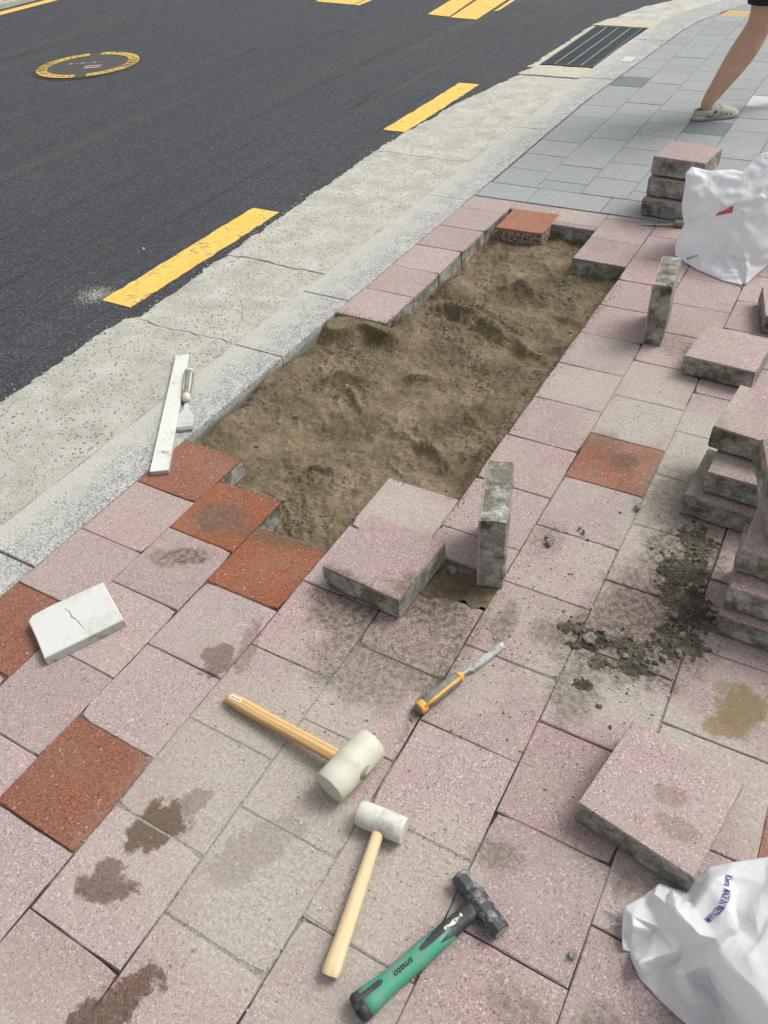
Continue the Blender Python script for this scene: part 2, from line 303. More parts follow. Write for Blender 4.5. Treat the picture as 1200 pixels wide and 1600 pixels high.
def wood(name, a, c, sc=1.0):
    m, nt, b = new_mat(name); O = objco(nt)
    w = nd(nt, 'TexWave', {'Vector': f_stretch(nt, O, (1.6 * sc, 16 * sc, 12 * sc)), 'Scale': 2.0, 'Distortion': 9.0, 'Detail': 2.0, 'Detail Scale': .8}, wave_type='BANDS', bands_direction='Y').outputs['Fac']
    n = f_noise(nt, f_stretch(nt, O, (8, 160, 160)), 3, 4, .6)
    col = f_mix(nt, f_math(nt, 'MULTIPLY', w, .75), a, c)
    col = f_mix(nt, f_math(nt, 'MULTIPLY', f_map(nt, n, .55, .75), .35), col, tuple(x * .6 for x in c))
    sm = f_noise(nt, O, 40, 5, .7)
    col = f_mix(nt, f_math(nt, 'MULTIPLY', f_map(nt, sm, .6, .78), .45), col, (.3, .26, .2))
    setin(nt, b, 'Base Color', col); setin(nt, b, 'Roughness', .5); bump(nt, b, n, .0005, .5); return m
M['wood1'] = wood('ash_wood', (.66, .44, .2), (.42, .24, .09))
M['wood2'] = wood('pale_wood', (.66, .52, .31), (.56, .42, .24), .6)
M['rubber_w'] = smudged('white_rubber', (.54, .53, .44), (.38, .36, .29), (.5, .75), 18, .55, .0008)
M['rubber_d'] = smudged('dusty_white_rubber', (.56, .55, .5), (.34, .33, .29), (.45, .7), 30, .75, .0012, speck=120)
M['hole'] = simple('recess_dark', (.2, .195, .16), (.3, .29, .24), 40, .8, 0)
M['steel'] = smudged('worn_steel', (.42, .43, .43), (.2, .2, .19), (.45, .7), 45, .42, .0008, .5, .55)
M['chalky'] = smudged('cement_coated_steel', (.50, .505, .5), (.3, .3, .29), (.5, .75), 40, .65, .001)
M['hsteel'] = smudged('blackened_steel', (.06, .064, .07), (.3, .29, .27), (.5, .64), 38, .55, .001, .5, .3)
M['edge_steel'] = smudged('bare_steel', (.33, .33, .32), (.13, .13, .13), (.5, .7), 60, .5, .0006, .5, .4)
M['green'] = smudged('green_grip', (.045, .27, .17), (.13, .24, .18), (.42, .72), 22, .55, .0006)
M['blackg'] = smudged('black_grip', (.03, .033, .038), (.12, .12, .115), (.45, .75), 30, .6, .0008)
M['cream'] = smudged('scuffed_label', (.7, .68, .58), (.2, .2, .19), (.52, .6), 60, .7, .0004)
M['orange'] = smudged('orange_plastic', (.72, .35, .06), (.45, .3, .14), (.5, .75), 30, .5, .0005)
M['greyg'] = smudged('grey_rubber', (.17, .175, .16), (.3, .3, .27), (.45, .7), 40, .75, .001)
M['pale_plastic'] = smudged('pale_plastic', (.55, .52, .42), (.35, .33, .27), (.5, .75), 40, .6, .0005)
M['alu'] = smudged('dirty_white_straightedge', (.62, .62, .57), (.27, .255, .2), (.56, .74), 16, .6, .0006, speck=110)
M['alu_s'] = smudged('straightedge_side', (.4, .4, .37), (.2, .19, .16), (.5, .75), 30, .65, .0006)
M['foam'] = smudged('white_cement_piece', (.56, .565, .54), (.42, .41, .355), (.5, .75), 9, .85, .0012, speck=90)
M['foam_s'] = smudged('white_cement_side', (.40, .40, .375), (.2, .19, .16), (.5, .72), 30, .9, .002)
M['black'] = simple('black_print', (.012, .012, .014), (.03, .03, .032), 40, .6, 0)
M['white_s'] = simple('white_sticker', (.74, .74, .74), (.8, .8, .8), 40, .5, 0)
M['blue'] = simple('blue_print', (.03, .075, .32), (.06, .12, .42), 200, .5, 0)
M['red_p'] = simple('red_print', (.62, .08, .12), (.7, .14, .18), 60, .45, 0)
def bag_mat():
    m, nt, b = new_mat('white_poly'); O = objco(nt)
    n = f_noise(nt, O, 14, 5, .6)
    weave = f_noise(nt, f_stretch(nt, O, (1, 1, 1)), 240, 2, .5)
    setin(nt, b, 'Base Color', f_ramp(nt, n, [(.3, (.80, .815, .835)), (.7, (.85, .86, .87))])); setin(nt, b, 'Roughness', .36); setin(nt, b, 'Specular IOR Level', .45)
    out = [x for x in nt.nodes if x.type == 'OUTPUT_MATERIAL'][0]
    tr = nd(nt, 'BsdfTranslucent', {'Color': (.82, .84, .87, 1)})
    mx = nd(nt, 'MixShader', {0: .38, 1: b.outputs[0], 2: tr.outputs[0]}); nt.links.new(mx.outputs[0], out.inputs['Surface'])
    bump(nt, b, f_math(nt, 'ADD', f_noise(nt, O, 30, 4, .6, 1.5), f_math(nt, 'MULTIPLY', weave, .04)), .004, .55); return m
M['bag'] = bag_mat()
def skin_mat():
    m, nt, b = new_mat('skin'); O = objco(nt)
    n = f_noise(nt, O, 9, 5, .6)
    setin(nt, b, 'Base Color', f_ramp(nt, n, [(.3, (.46, .27, .185)), (.7, (.58, .36, .25))])); setin(nt, b, 'Roughness', .55)
    b.inputs['Subsurface Weight'].default_value = .08; b.inputs['Subsurface Radius'].default_value = (.01, .004, .002)
    bump(nt, b, f_noise(nt, O, 220, 3, .6), .0006, .5); return m
M['skin'] = skin_mat()
M['clog'] = smudged('grey_clog_foam', (.40, .40, .35), (.27, .265, .23), (.5, .75), 20, .7, .0006)
M['clog_d'] = simple('clog_dark', (.1, .1, .09), (.17, .165, .15), 40, .8, 0)
M['shorts'] = simple('black_cloth', (.012, .013, .017), (.026, .027, .033), 120, .9, .001)
M['shirt'] = simple('grey_cloth', (.2, .2, .21), (.27, .27, .28), 120, .9, .001)
M['hair'] = simple('dark_hair', (.01, .009, .008), (.03, .026, .022), 120, .6, .002)

# ------------------------------------------------------------------ mesh helpers
def link(o, parent=None):
    COL.objects.link(o)
    if parent: o.parent = parent
    return o
def tag(o, label=None, cat=None, group=None, kind=None):
    for k, v in (('label', label), ('category', cat), ('group', group), ('kind', kind)):
        if v: o[k] = v
    return o
def mesh(name, vs, fs, mats, smooth=False, midx=None):
    me = bpy.data.meshes.new(name); me.from_pydata([tuple(v) for v in vs], [], fs)
    for m in (mats if isinstance(mats, (list, tuple)) else [mats]): me.materials.append(m)
    if midx: me.polygons.foreach_set('material_index', midx)
    if smooth: me.polygons.foreach_set('use_smooth', [True] * len(me.polygons))
    me.update(); return me
def obj(name, vs, fs, mats, parent=None, smooth=False, midx=None):
    return link(bpy.data.objects.new(name, mesh(name, vs, fs, mats, smooth, midx)), parent)
def empty(name, loc, rz=0.0):
    o = bpy.data.objects.new(name, None); o.location = loc; o.rotation_euler = (0, 0, rz); o.empty_display_size = .05
    return link(o)
def loft(rings, cap=True, closed=True):
    n = len(rings[0]); vs = [p for r in rings for p in r]; fs = []
    for i in range(len(rings) - 1):
        for j in range(n if closed else n - 1):
            k = (j + 1) % n; fs.append((i * n + j, i * n + k, (i + 1) * n + k, (i + 1) * n + j))
    if cap: fs.append(tuple(range(n))[::-1]); fs.append(tuple((len(rings) - 1) * n + j for j in range(n)))
    return vs, fs
def tube(path, rad, n=16, p=2.0):
    """rad: r or (rside, rup) at each path point; p > 2 squares the section"""
    path = [Vector(q) for q in path]; rings = []
    for i, q in enumerate(path):
        t = (path[min(i + 1, len(path) - 1)] - path[max(i - 1, 0)]).normalized()
        up = Vector((0, 0, 1)) if abs(t.z) < .95 else Vector((1, 0, 0))
        s = t.cross(up).normalized(); w = s.cross(t)
        r = rad[i]; rx, ry = (r, r) if isinstance(r, (int, float)) else r
        ring = []
        for j in range(n):
            a = 2 * math.pi * (j + .5) / n; c, d = math.cos(a), math.sin(a)
            ring.append(q + s * (math.copysign(abs(c) ** (2 / p), c) * rx) + w * (math.copysign(abs(d) ** (2 / p), d) * ry))
        rings.append(ring)
    return loft(rings)
def prism(poly, z0, z1, ch=0.0):
    """extruded polygon (counter-clockwise), with a small chamfer at the top edge"""
    n = len(poly); c = Vector((sum(q[0] for q in poly) / n, sum(q[1] for q in poly) / n))
    def ring(z, ins):
        out = []
        for i in range(n):
            a = Vector(poly[i - 1]); q = Vector(poly[i]); d = Vector(poly[(i + 1) % n])
            e1 = (q - a); e2 = (d - q)
            n1 = Vector((-e1.y, e1.x)).normalized() if e1.length > 1e-9 else Vector((0, 0)); n2 = Vector((-e2.y, e2.x)).normalized() if e2.length > 1e-9 else Vector((0, 0))
            bis = (n1 + n2); bis = bis.normalized() if bis.length > 1e-6 else n1
            out.append((q.x + bis.x * ins, q.y + bis.y * ins, z))
        return out
    rings = [ring(z0, 0), ring(z1 - ch, 0), ring(z1, ch)] if ch else [ring(z0, 0), ring(z1, 0)]
    return loft(rings)
def boxv(x0, x1, y0, y1, z0, z1):
    return [(x0, y0, z0), (x1, y0, z0), (x1, y1, z0), (x0, y1, z0), (x0, y0, z1), (x1, y0, z1), (x1, y1, z1), (x0, y1, z1)], [(3, 2, 1, 0), (4, 5, 6, 7), (0, 1, 5, 4), (1, 2, 6, 5), (2, 3, 7, 6), (3, 0, 4, 7)]
def fbm(x, y, z=0.0, o=4): return mnoise.fractal(Vector((x, y, z)), 0.9, 2.1, o)
def nz(x, y, z=0.0): return mnoise.noise(Vector((x, y, z)))

# ------------------------------------------------------------------ large structure: road
ROAD_Z = -0.014
me_v, me_f = [(-60, -40, ROAD_Z), (40, -40, ROAD_Z), (40, 60, ROAD_Z), (-60, 60, ROAD_Z)], [(0, 1, 2, 3)]
ground = obj('ground', [(-200, -200, -.3), (200, -200, -.3), (200, 200, -.3), (-200, 200, -.3)], [(0, 1, 2, 3)], M['base']); tag(ground, kind='structure')
# the carriageway stops under the gutter; the footway side is separate ground
rv = [(-8.4, -30, ROAD_Z), (-.62, -30, ROAD_Z), (-.62, 5.08, ROAD_Z), (-.55, 7, ROAD_Z), (.2, 8, ROAD_Z), (.9, 8.8, ROAD_Z), (14, 16, ROAD_Z), (40, 24, ROAD_Z), (40, 60, ROAD_Z), (-8.4, 60, ROAD_Z)]
road = obj('road', rv, [tuple(range(len(rv)))], M['asphalt']); tag(road, kind='structure')
def marking(poly, z=ROAD_Z + .004):
    vs, fs = prism([(a * S, b * S) for a, b in poly], z - .003, z)
    return obj('lane_marking', vs, fs, M['yellow'], road)
def ragged(u0, u1, v0, v1, n=26, amp=.022):
    pts = [(u1 + random.uniform(-amp, amp), v0 + (v1 - v0) * i / n) for i in range(n + 1)]
    pts += [(u0 + random.uniform(-amp, amp), v1 - (v1 - v0) * i / n) for i in range(n + 1)]
    return pts
marking(ragged(-4.34, -3.62, 3.74, 8.44)); marking(ragged(-4.28, -3.62, 14.25, 19.05)); marking(ragged(-4.34, -3.62, -6.7, -2.0))
marking([(-10.05, 28.2), (-8.95, 27.92), (-9.72, 33.5), (-10.7, 33.6)]); marking([(-8.82, 27.8), (-7.60, 27.62), (-8.15, 33.4), (-9.5, 33.5)])
marking([(-7.55, 29.2), (-7.42, 29.4), (-7.75, 33.4), (-7.95, 33.4)])
marking([(-16.65, 29.85), (-14.42, 29.47), (-14.7, 34), (-17.2, 34)]); marking([(-14.33, 29.45), (-14.06, 29.38), (-14.1, 34), (-14.55, 34)])
marking([(-32.15, -30), (-31.42, -30), (-31.42, 60), (-32.15, 60)])
# footway on the other side
kv, kf = prism([(-60, -30), (-8.45, -30), (-8.45, 60), (-60, 60)], -.2, .02)
far_walk = obj('far_pavement', kv, kf, M['base']); tag(far_walk, kind='structure')
kv, kf = prism([(-8.44, -30), (-8.2, -30), (-8.2, 60), (-8.44, 60)], -.2, .05, .01)
o = obj('far_kerb', kv, kf, M['gutter']); tag(o, kind='structure')
kv, kf = prism([(-33.9 * S, 22.0 * S), (-32.98 * S, 22.0 * S), (-32.98 * S, 27.6 * S), (-33.5 * S, 27.9 * S), (-34.5 * S, 27.4 * S)], .052, .062)
o = obj('worn_concrete_slab', kv, kf, M['gutter'], o)

# kerb line and its bend
KI = [(-30, 0), (18, .0), (20.4, .12), (23.2, .27), (27.1, .45), (28.6, .62), (30, 1.0), (32.5, 1.85), (36, 3.5), (45, 9), (80, 40)]
def interp(tab, v):
    for (a, x), (b, y) in zip(tab, tab[1:]):
        if a <= v <= b: return x + (y - x) * (v - a) / (b - a)
    return tab[-1][1] if v > tab[-1][0] else tab[0][1]
def ki(v): return interp(KI, v)
def ko(v): return ki(v) - (.98 if v < 19 else .98 + .24 * min(1, (v - 19) / 5))
kerb = empty('kerb', (0, 0, 0)); tag(kerb, kind='structure')
kj = [-17, -12, -6.9, -1.75, 3.4, 5.44, 10.4, 15.42, 20.45, 25.5, 30.6, 35.7]
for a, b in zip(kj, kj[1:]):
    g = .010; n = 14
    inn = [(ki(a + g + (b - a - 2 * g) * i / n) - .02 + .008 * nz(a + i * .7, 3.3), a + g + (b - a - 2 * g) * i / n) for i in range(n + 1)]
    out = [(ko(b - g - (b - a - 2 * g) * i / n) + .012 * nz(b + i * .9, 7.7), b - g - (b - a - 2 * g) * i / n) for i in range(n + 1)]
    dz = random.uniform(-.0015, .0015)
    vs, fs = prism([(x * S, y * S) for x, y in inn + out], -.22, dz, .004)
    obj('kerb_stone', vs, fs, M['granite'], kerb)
vs, fs = prism([(-.23, -4.2), (-.012, -4.2), (-.012, 5.08), (-.23, 5.08)], -.25, -.014)
obj('kerb_bed', vs, fs, M['base'], kerb)

# concrete gutter, in cracked lengths
GO = [(-17, -3.3), (-1.75, -3.2), (.5, -3.28), (3.3, -3.42), (3.55, -3.2), (8.3, -3.44), (13.1, -3.62), (17, -3.4), (20, -2.93), (21.5, -2.75), (27.3, -2.85), (29, -2.4), (31, -1.9), (33, -.8), (40, 3)]
gutter = empty('gutter', (0, 0, 0)); tag(gutter, kind='structure')
def gutter_slab(a, b, mat, z, seed, ga=.03, gb=.03, name='gutter_slab', side=ko, out=GO):
    n = max(10, int((b - a) * 16)); P1 = []; P2 = []
    for i in range(n + 1):
        v = a + (b - a) * i / n
        P1.append((side(v) - .02 + .012 * nz(v * 2.3, seed), v))
        P2.append((interp(out, v) + .08 * fbm(v * 1.7, seed * 3.1) + .05 * nz(v * 7, seed) + .035 * nz(v * 19, seed * 2), v))
    top = []; bot = []
    for i in range(1, 14):
        t = i / 14; u = P1[-1][0] + (P2[-1][0] - P1[-1][0]) * t
        top.append((u, b - gb + .12 * fbm(u * 1.3, b * .37) + .02 * nz(u * 9, b)))
        u = P2[0][0] + (P1[0][0] - P2[0][0]) * t
        bot.append((u, a + ga + .12 * fbm(u * 1.3, a * .37) + .02 * nz(u * 9, a)))
    poly = P1 + top + P2[::-1] + bot
    vs, fs = prism([(x * S, y * S) for x, y in poly], z - .12, z, .003)
    return obj(name, vs, fs, mat, gutter)
gutter_slab(-17, -1.75, M['gutter'], -.004, 1.0, gb=.015); gutter_slab(-1.75, 3.42, M['gutter'], -.002, 2.0, ga=.015, gb=.012)
gutter_slab(3.42, 6.2, M['gutter'], -.006, 3.0, ga=.018, gb=.012); gutter_slab(6.2, 12.6, M['gutter'], -.005, 4.0, ga=.012, gb=.01)
gutter_slab(12.6, 20.35, M['gutter'], -.005, 5.0, ga=.01)
gutter_slab(20.4, 21.55, M['cement'], -.001, 6.0, .01, .01, 'cement_patch'); gutter_slab(27.35, 28.6, M['cement'], .0, 7.0, .01, .01, 'cement_patch')
gutter_slab(28.62, 36, M['gutter'], -.004, 8.0)
vs, fs = prism([(-3.1 * S, -17 * S), (-.99 * S, -17 * S), (-.99 * S, 20.3 * S), (-2.6 * S, 20.3 * S), (-3.0 * S, 17 * S)], -.2, -.0135)
obj('gutter_bed', vs, fs, M['base'], gutter)
gutter_slab(21.4, 27.5, M['cement'], -.009, 9.0, 0, 0, 'cement_edge', side=lambda v: -2.68, out=[(20, -2.98), (22, -2.95), (25, -2.9), (30, -2.85)])

# ------------------------------------------------------------------ footway: pink blocks in stretcher bond
pavement = empty('pavement', (0, 0, 0)); tag(pavement, kind='structure')
H = .08
def paver_mesh(seed, mats, w=.2476, d=.2476, ch=.0022):
    rnd = random.Random(seed); n = 6; ring = []
    for k in range(4):
        for i in range(n):
            t = -1 + 2 * i / n
            x, y = [(t, -1), (1, t), (-t, 1), (-1, -t)][k]
            ring.append([x * w / 2, y * d / 2])
    ring = [[x * (1 + rnd.uniform(-.004, .002)), y * (1 + rnd.uniform(-.004, .002))] for x, y in ring]
    if rnd.random() < .6:                                   # a knocked corner
        k = rnd.randrange(4) * n; f = rnd.uniform(.94, .98); ring[k] = [ring[k][0] * f, ring[k][1] * f]
    jit = [rnd.uniform(.6, 1.6) for _ in ring]
    r0 = [(x, y, -H) for x, y in ring]; r1 = [(x, y, -.011) for x, y in ring]; r1b = [(x, y, -ch * j) for (x, y), j in zip(ring, jit)]
    r2 = [(x * (1 - 2 * ch * j / w), y * (1 - 2 * ch * j / d), 0) for (x, y), j in zip(ring, jit)]
    vs, fs = loft([r0, r1, r1b, r2]); N = len(ring)
    midx = [1] * N + [0] * (2 * N) + [1, 0]
    return mesh('paving_block', vs, fs, mats, False, midx)
PINKS = [[paver_mesh(i, [M['pink'][z], M['side']]) for i in range(7)] for z in range(3)]
REDS = [[paver_mesh(20 + i, [M['red'][z], M['side']]) for i in range(3)] for z in range(3)]
M['red_new'] = paver_mat('paver_red_clean', (.34, .14, .078), (.2, .08, .045), (.42, .2, .125), (.92, .92, .92), speck=420, var=.03, top_white=.008)
REDAGG = paver_mesh(33, [M['red_new'], M['agg']])
red_cells = {(1, 0), (2, -.5), (3, -1), (1, -3), (3, -4), (6, 2.5), (9, -2), (8, 6.5), (2, -6.5), (11, 1)}
FAR = 10.70
cells = []
def in_pit(k, v):
    return (k == 1 and 1 <= v < 5) or (k == 2 and .5 <= v < 9.4) or (k == 3 and 0 <= v < 9) or (k == 4 and 1.5 <= v < 8.5)
jv, jf, jm = [], [], []
for k in range(1, 15):
    off = 0.0 if k % 2 else .5
    v = -9 + off
    while v < FAR:
        c0, c1 = v, min(v + 1, FAR); v += 1
        if in_pit(k, c0): continue
        if (k, c0) == (3, 9): c0 = 9.84
        if (k, c0) == (2, 9.5): continue
        b = len(jv); dusty = (k == 4 and -5 < c0 < -1) or (k == 5 and -5.5 < c0 < -.5) or (k == 6 and (-4.2 < c0 < -2 or 3.3 < c0 < 5.2)) or (k == 7 and (0 < c0 < 4.5)) or (k == 5 and 3 <= c0 < 6) or (k == 3 and c0 < -4.5)
        jz = -.0015 if dusty else -.0042; tl = .1 if dusty else .32
        if (k, c0) != (5, 0):
            jv += [((k - 1) * S, c0 * S, jz), (k * S, c0 * S, jz), (k * S, c1 * S, jz), ((k - 1) * S, c1 * S, jz)]; jf.append((b, b + 1, b + 2, b + 3)); jm.append(zone_of(k - .5, (c0 + c1) / 2))
        h = c1 - c0
        if (k, c0) == (5, 0): c0, h = .52, .48
        red = (k, c0) in red_cells
        if h < .08: continue
        zn = zone_of(k - .5, c0 + .5); me = random.choice((REDS if red else PINKS)[zn])
        if h < .95:
            me = paver_mesh(100 + k, [M['pink'][zn], M['side']], .2476, h * S - .0025)
        o = link(bpy.data.objects.new('paving_block', me), pavement)
        if h > .95: o.rotation_euler = (R(random.uniform(-tl, tl)), R(random.uniform(-tl, tl)), random.choice((0, 1, 2, 3)) * math.pi / 2 + R(random.uniform(-.5, .5)))
        o.location = ((k - .5) * S + random.uniform(-.0008, .0008), (c0 + h / 2) * S + random.uniform(-.0008, .0008), random.uniform(-.001, .0012) * (.3 if dusty else 1))
joint = obj('joint_filler', jv, jf, M['joints'], pavement, False, jm)
# the red block standing slightly out of line at the far end of the hole, and the cut piece behind it
o = link(bpy.data.objects.new('paving_block', REDAGG), pavement); o.location = (1.61 * S, 9.80 * S, .003); o.rotation_euler = (R(.6), 0, R(1.5))
me = paver_mesh(140, [M['pink'][0], M['side']], .2455, .095); o = link(bpy.data.objects.new('paving_block', me), pavement); o.location = (1.5 * S, 10.49 * S, 0)

# sand in the opened hole
def gauss(u, v, cu, cv, su, sv, a):
    c, s = math.cos(R(a)), math.sin(R(a)); du, dv = u - cu, v - cv
    x, y = c * du + s * dv, -s * du + c * dv
    return math.exp(-(x / su) ** 2 - (y / sv) ** 2)
MOUNDS = [(2.37, 7.4, .34, .13, 20, .020), (2.2, 7.7, .5, .3, 10, .008), (1.75, 6.2, .5, .10, -8, .022), (2.55, 5.85, .42, .10, -25, .022), (3.3, 5.5, .4, .11, -25, .018), (2.3, 6.5, 1.2, .35, -12, .012), (1.1, 3.5, .4, .10, 25, .018), (1.5, 3.15, .3, .08, -40, .014), (2.1, 4.1, .3, .07, 30, .012), (2.7, 3.2, .35, .07, 70, .012), (3.0, 2.6, .4, .08, -20, .012), (1.9, 1.5, .3, .08, 10, .012), (2.6, 1.4, .25, .07, 50, .010), (.25, 4.75, .3, .25, 0, .05), (.75, 4.95, .5, .14, -10, .04),
          (.82, 2.7, .5, .4, 0, .012), (1.2, 5.3, .25, .5, 10, .035), (3.4, 3.7, .4, .18, 60, .016), (.2, 3.0, .2, .9, 0, .03), (.2, 1.6, .25, .5, 0, .02), (2.2, .7, .4, .4, 0, .012), (2.0, 4.9, .7, .5, 0, -.018), (2.9, 2.2, .6, .8, 0, -.012), (1.6, 2.2, .5, .5, 20, -.01),
          (1.3, 7.0, .2, .6, 0, .012), (2.2, 8.9, .8, .4, 0, .006), (3.7, 6.7, .25, .5, 0, .015), (3.85, 3.0, .12, 2.5, 0, .012)]
def sand_h(u, v):
    z = -.074
    for m in MOUNDS: z += gauss(u + .12 * nz(u * 2.1, v * 2.1, 5), v + .12 * nz(u * 2.1, v * 2.1, 8), *m[:5]) * m[5] * 2.4
    x, y = u * S, v * S
    z += .012 * fbm(x * 5, y * 5, 1.3, 4)
    r = 1 - abs(fbm(x * 7 + 3, y * 6, 4.1, 3)) * 1.6
    z += .016 * max(0, r - .45)
    rough = .5 + .5 * fbm(x * 3, y * 3, 9.0, 3); rough = max(0.0, min(1.0, rough * 2.2 - .6))
    z += (.0016 + .0075 * rough) * fbm(x * 34, y * 34, 2.2, 5)
    z += .004 * rough * nz(x * 95, y * 95) + .0012 * nz(x * 140, y * 140, 3)
    return min(z, -.006)
NU, NV = 300, 640; U0, U1, V0, V1 = -.06, 4.12, -.12, 10.05
sv_, sf_ = [], []
for j in range(NV + 1):
    v = V0 + (V1 - V0) * j / NV
    for i in range(NU + 1):
        u = U0 + (U1 - U0) * i / NU
        sv_.append((u * S, v * S, sand_h(u, v)))
for j in range(NV):
    for i in range(NU):
        a = j * (NU + 1) + i; sf_.append((a, a + 1, a + NU + 2, a + NU + 1))
sand = obj('bedding_sand', sv_, sf_, M['sand'], None, True); tag(sand, 'brown raked bedding sand in the opened hole of the footway', 'sand', kind='stuff')
# earth pocket where half a block is missing
def grid_patch(u0, u1, v0, v1, step, fz, keep=lambda u, v, z: True):
    nu, nv = int((u1 - u0) / step), int((v1 - v0) / step); vs, fs = [], []; ok = []
    for j in range(nv + 1):
        for i in range(nu + 1):
            u, v = u0 + (u1 - u0) * i / nu, v0 + (v1 - v0) * j / nv; z = fz(u, v); vs.append((u * S, v * S, z)); ok.append(keep(u, v, z))
    for j in range(nv):
        for i in range(nu):
            q = (j * (nu + 1) + i, j * (nu + 1) + i + 1, (j + 1) * (nu + 1) + i + 1, (j + 1) * (nu + 1) + i)
            if all(ok[x] for x in q): fs.append(q)
    used = sorted({x for f in fs for x in f}); mp = {x: i for i, x in enumerate(used)}
    return [vs[x] for x in used], [tuple(mp[x] for x in f) for f in fs]
def pocket_h(u, v):
    x, y = u * S, v * S
    if v < .03: return .0045 + .03 * (v - .03) + .006 * fbm(x * 30, y * 30, 5, 4) - .004 * abs(u - 4.45) / .5
    e = min((u - 4) / .25, (5 - u) / .2, (v + .02) / .2, 1.0)
    return -.003 - .012 * max(0, e) * gauss(u, v, 4.45, .38, .5, .3, 0) + .006 * fbm(x * 40, y * 40, 5, 4)
vs, fs = grid_patch(3.99, 5.01, -.32, .62, .012, pocket_h, lambda u, v, z: v > .03 or z > .0004)
o = obj('earth_pocket', vs, fs, M['sand'], None, True); tag(o, 'patch of bare brown earth between the flat loose block and the upright one', 'earth', kind='stuff')

# ------------------------------------------------------------------ grey footway beyond
walk = empty('grey_pavement', (0, 0, 0)); tag(walk, kind='structure')
gmesh = {}
def grey_piece(poly, mat, z=0.0):
    vs, fs = prism([(x * S, y * S) for x, y in poly], -.06, z, .0025)
    return obj('paving_brick', vs, fs, mat, walk)
vs, fs = prism([(x * S, y * S) for x, y in [(0, 10.72), (40, 10.72), (40, 60), (20, 56), (8.4, 44), (3.4, 36), (1.8, 32.5), (.95, 30), (.55, 28.5), (.4, 27.1), (.2, 23), (.08, 20.4), (0, 18)]], -.1, -.006)
obj('joint_filler', vs, fs, M['gjoint'], walk)
for i in range(0, 12, 1):                               # border course
    a = max(.01, i * 1.6 - .4); b = i * 1.6 + 1.2
    grey_piece([(a + .008, 10.745), (b - .008, 10.745), (b - .008, 11.57), (a + .008, 11.57)], M['grey'], random.uniform(-.001, .001))
for k in range(9):
    u0, u1 = (.04 if k == 0 else .08 + k), 1.08 + k
    v = 11.59 + (0 if k % 2 == 0 else -.52) + random.uniform(-.05, .05)
    first = True
    while v < 37:
        a, b = max(v, 11.59), v + 1.035; v += 1.035
        if b - a < .1: continue
        la, lb = ki(a) + .03, ki(b) + .03
        lo_a, lo_b = max(u0 + .006, la), max(u0 + .006, lb)
        hi = u1 - .006
        if min(lo_a, lo_b) > hi - .12: continue
        lo_a, lo_b = min(lo_a, hi - .03), min(lo_b, hi - .03)
        mat = M['grey']; c = (a + b) / 2
        if k == 0 and 19.5 < c < 20.5: mat = M['slate']
        if k == 3 and 16.4 < c < 17.3: mat = M['slate']
        if k == 4 and 19.1 < c < 20.1: mat = M['white_brick']
        if k == 1 and 29.7 < c < 30.9: mat = M['yellow_brick']
        grey_piece([(lo_a, a + .006), (hi, a + .006), (hi, b - .006), (lo_b, b - .006)], mat, random.uniform(-.0015, .0015))
me = mesh('survey_plate', *prism([(-.35 * S, 22.5 * S), (-.02 * S, 22.45 * S), (.0, 23.1 * S), (-.33 * S, 23.15 * S)], .001, .004), M['white_brick'])
o = link(bpy.data.objects.new('plate', me), kerb)

# ------------------------------------------------------------------ drain grate
gr = empty('drain_grate', (-1.8 * S, 24.45 * S, 0)); tag(gr, 'dark steel bar drain grate beside the kerb at the bend', 'drain grate')
gw, gl = 1.72 * S / 2, 5.5 * S / 2
vs, fs = boxv(-gw, gw, -gl, gl, -.115, -.10); obj('gully', vs, fs, M['drain'], gr)
for x in (-gw, gw - .012):
    vs, fs = boxv(x, x + .012, -gl, gl, -.06, .0); obj('frame_bar', vs, fs, M['grate'], gr)
for y in (-gl, gl - .012):
    vs, fs = boxv(-gw + .013, gw - .013, y, y + .012, -.06, -.001); obj('frame_bar', vs, fs, M['grate'], gr)
bar = mesh('cross_bar', *boxv(-gw + .014, gw - .014, -.0075, .0075, -.03, -.002), M['grate'])
nb = 34
for i in range(nb):
    o = link(bpy.data.objects.new('cross_bar', bar), gr); o.location = (0, -gl + .02 + (2 * gl - .04) * (i + .5) / nb, 0)
for i in (-1, 0, 1):
    vs, fs = boxv(i * gw / 2 - .004, i * gw / 2 + .004, -gl + .014, gl - .014, -.012, .0005); obj('long_bar', vs, fs, M['grate_l'], gr)

# ------------------------------------------------------------------ manhole cover
mh = empty('manhole_cover', (-18.68 * S, 17.55 * S, ROAD_Z), 0); tag(mh, 'round iron manhole cover with a yellow ring set in the asphalt', 'manhole cover')
def disc(r, z0, z1, n=64): return prism([(r * math.cos(2 * math.pi * i / n), r * math.sin(2 * math.pi * i / n)) for i in range(n)], z0, z1, .002)
obj('frame', *disc(.505, -.004, .004), M['iron2'], mh); obj('lid', *disc(.47, .0045, .009), M['iron'], mh)
def arc(r0, r1, a0, a1, z0, z1, n=24):
    pts = [(r1 * math.cos(R(a0 + (a1 - a0) * i / n)), r1 * math.sin(R(a0 + (a1 - a0) * i / n))) for i in range(n + 1)]
    pts += [(r0 * math.cos(R(a1 - (a1 - a0) * i / n)), r0 * math.sin(R(a1 - (a1 - a0) * i / n))) for i in range(n + 1)]
    return prism(pts, z0, z1)
for a0, a1 in ((-47, 118), (133, 298)):
    obj('yellow_ring', *arc(.372, .468, a0, a1, .0095, .0125), M['yellow_d'], mh)
vs, fs = [], []
for a in list(range(-40, 115, 9)) + list(range(140, 295, 9)):
    big = (abs(((a + 20) % 360) - 40) < 24 or abs(((a) % 360) - 215) < 22)
    r0, r1, w = (.38, .46, 1.9) if big else (.41, .432, 1.2)
    b = len(vs); q, f = arc(r0, r1, a - w, a + w, .0128, .0135, 3); vs += q; fs += [tuple(x + b for x in t) for t in f]
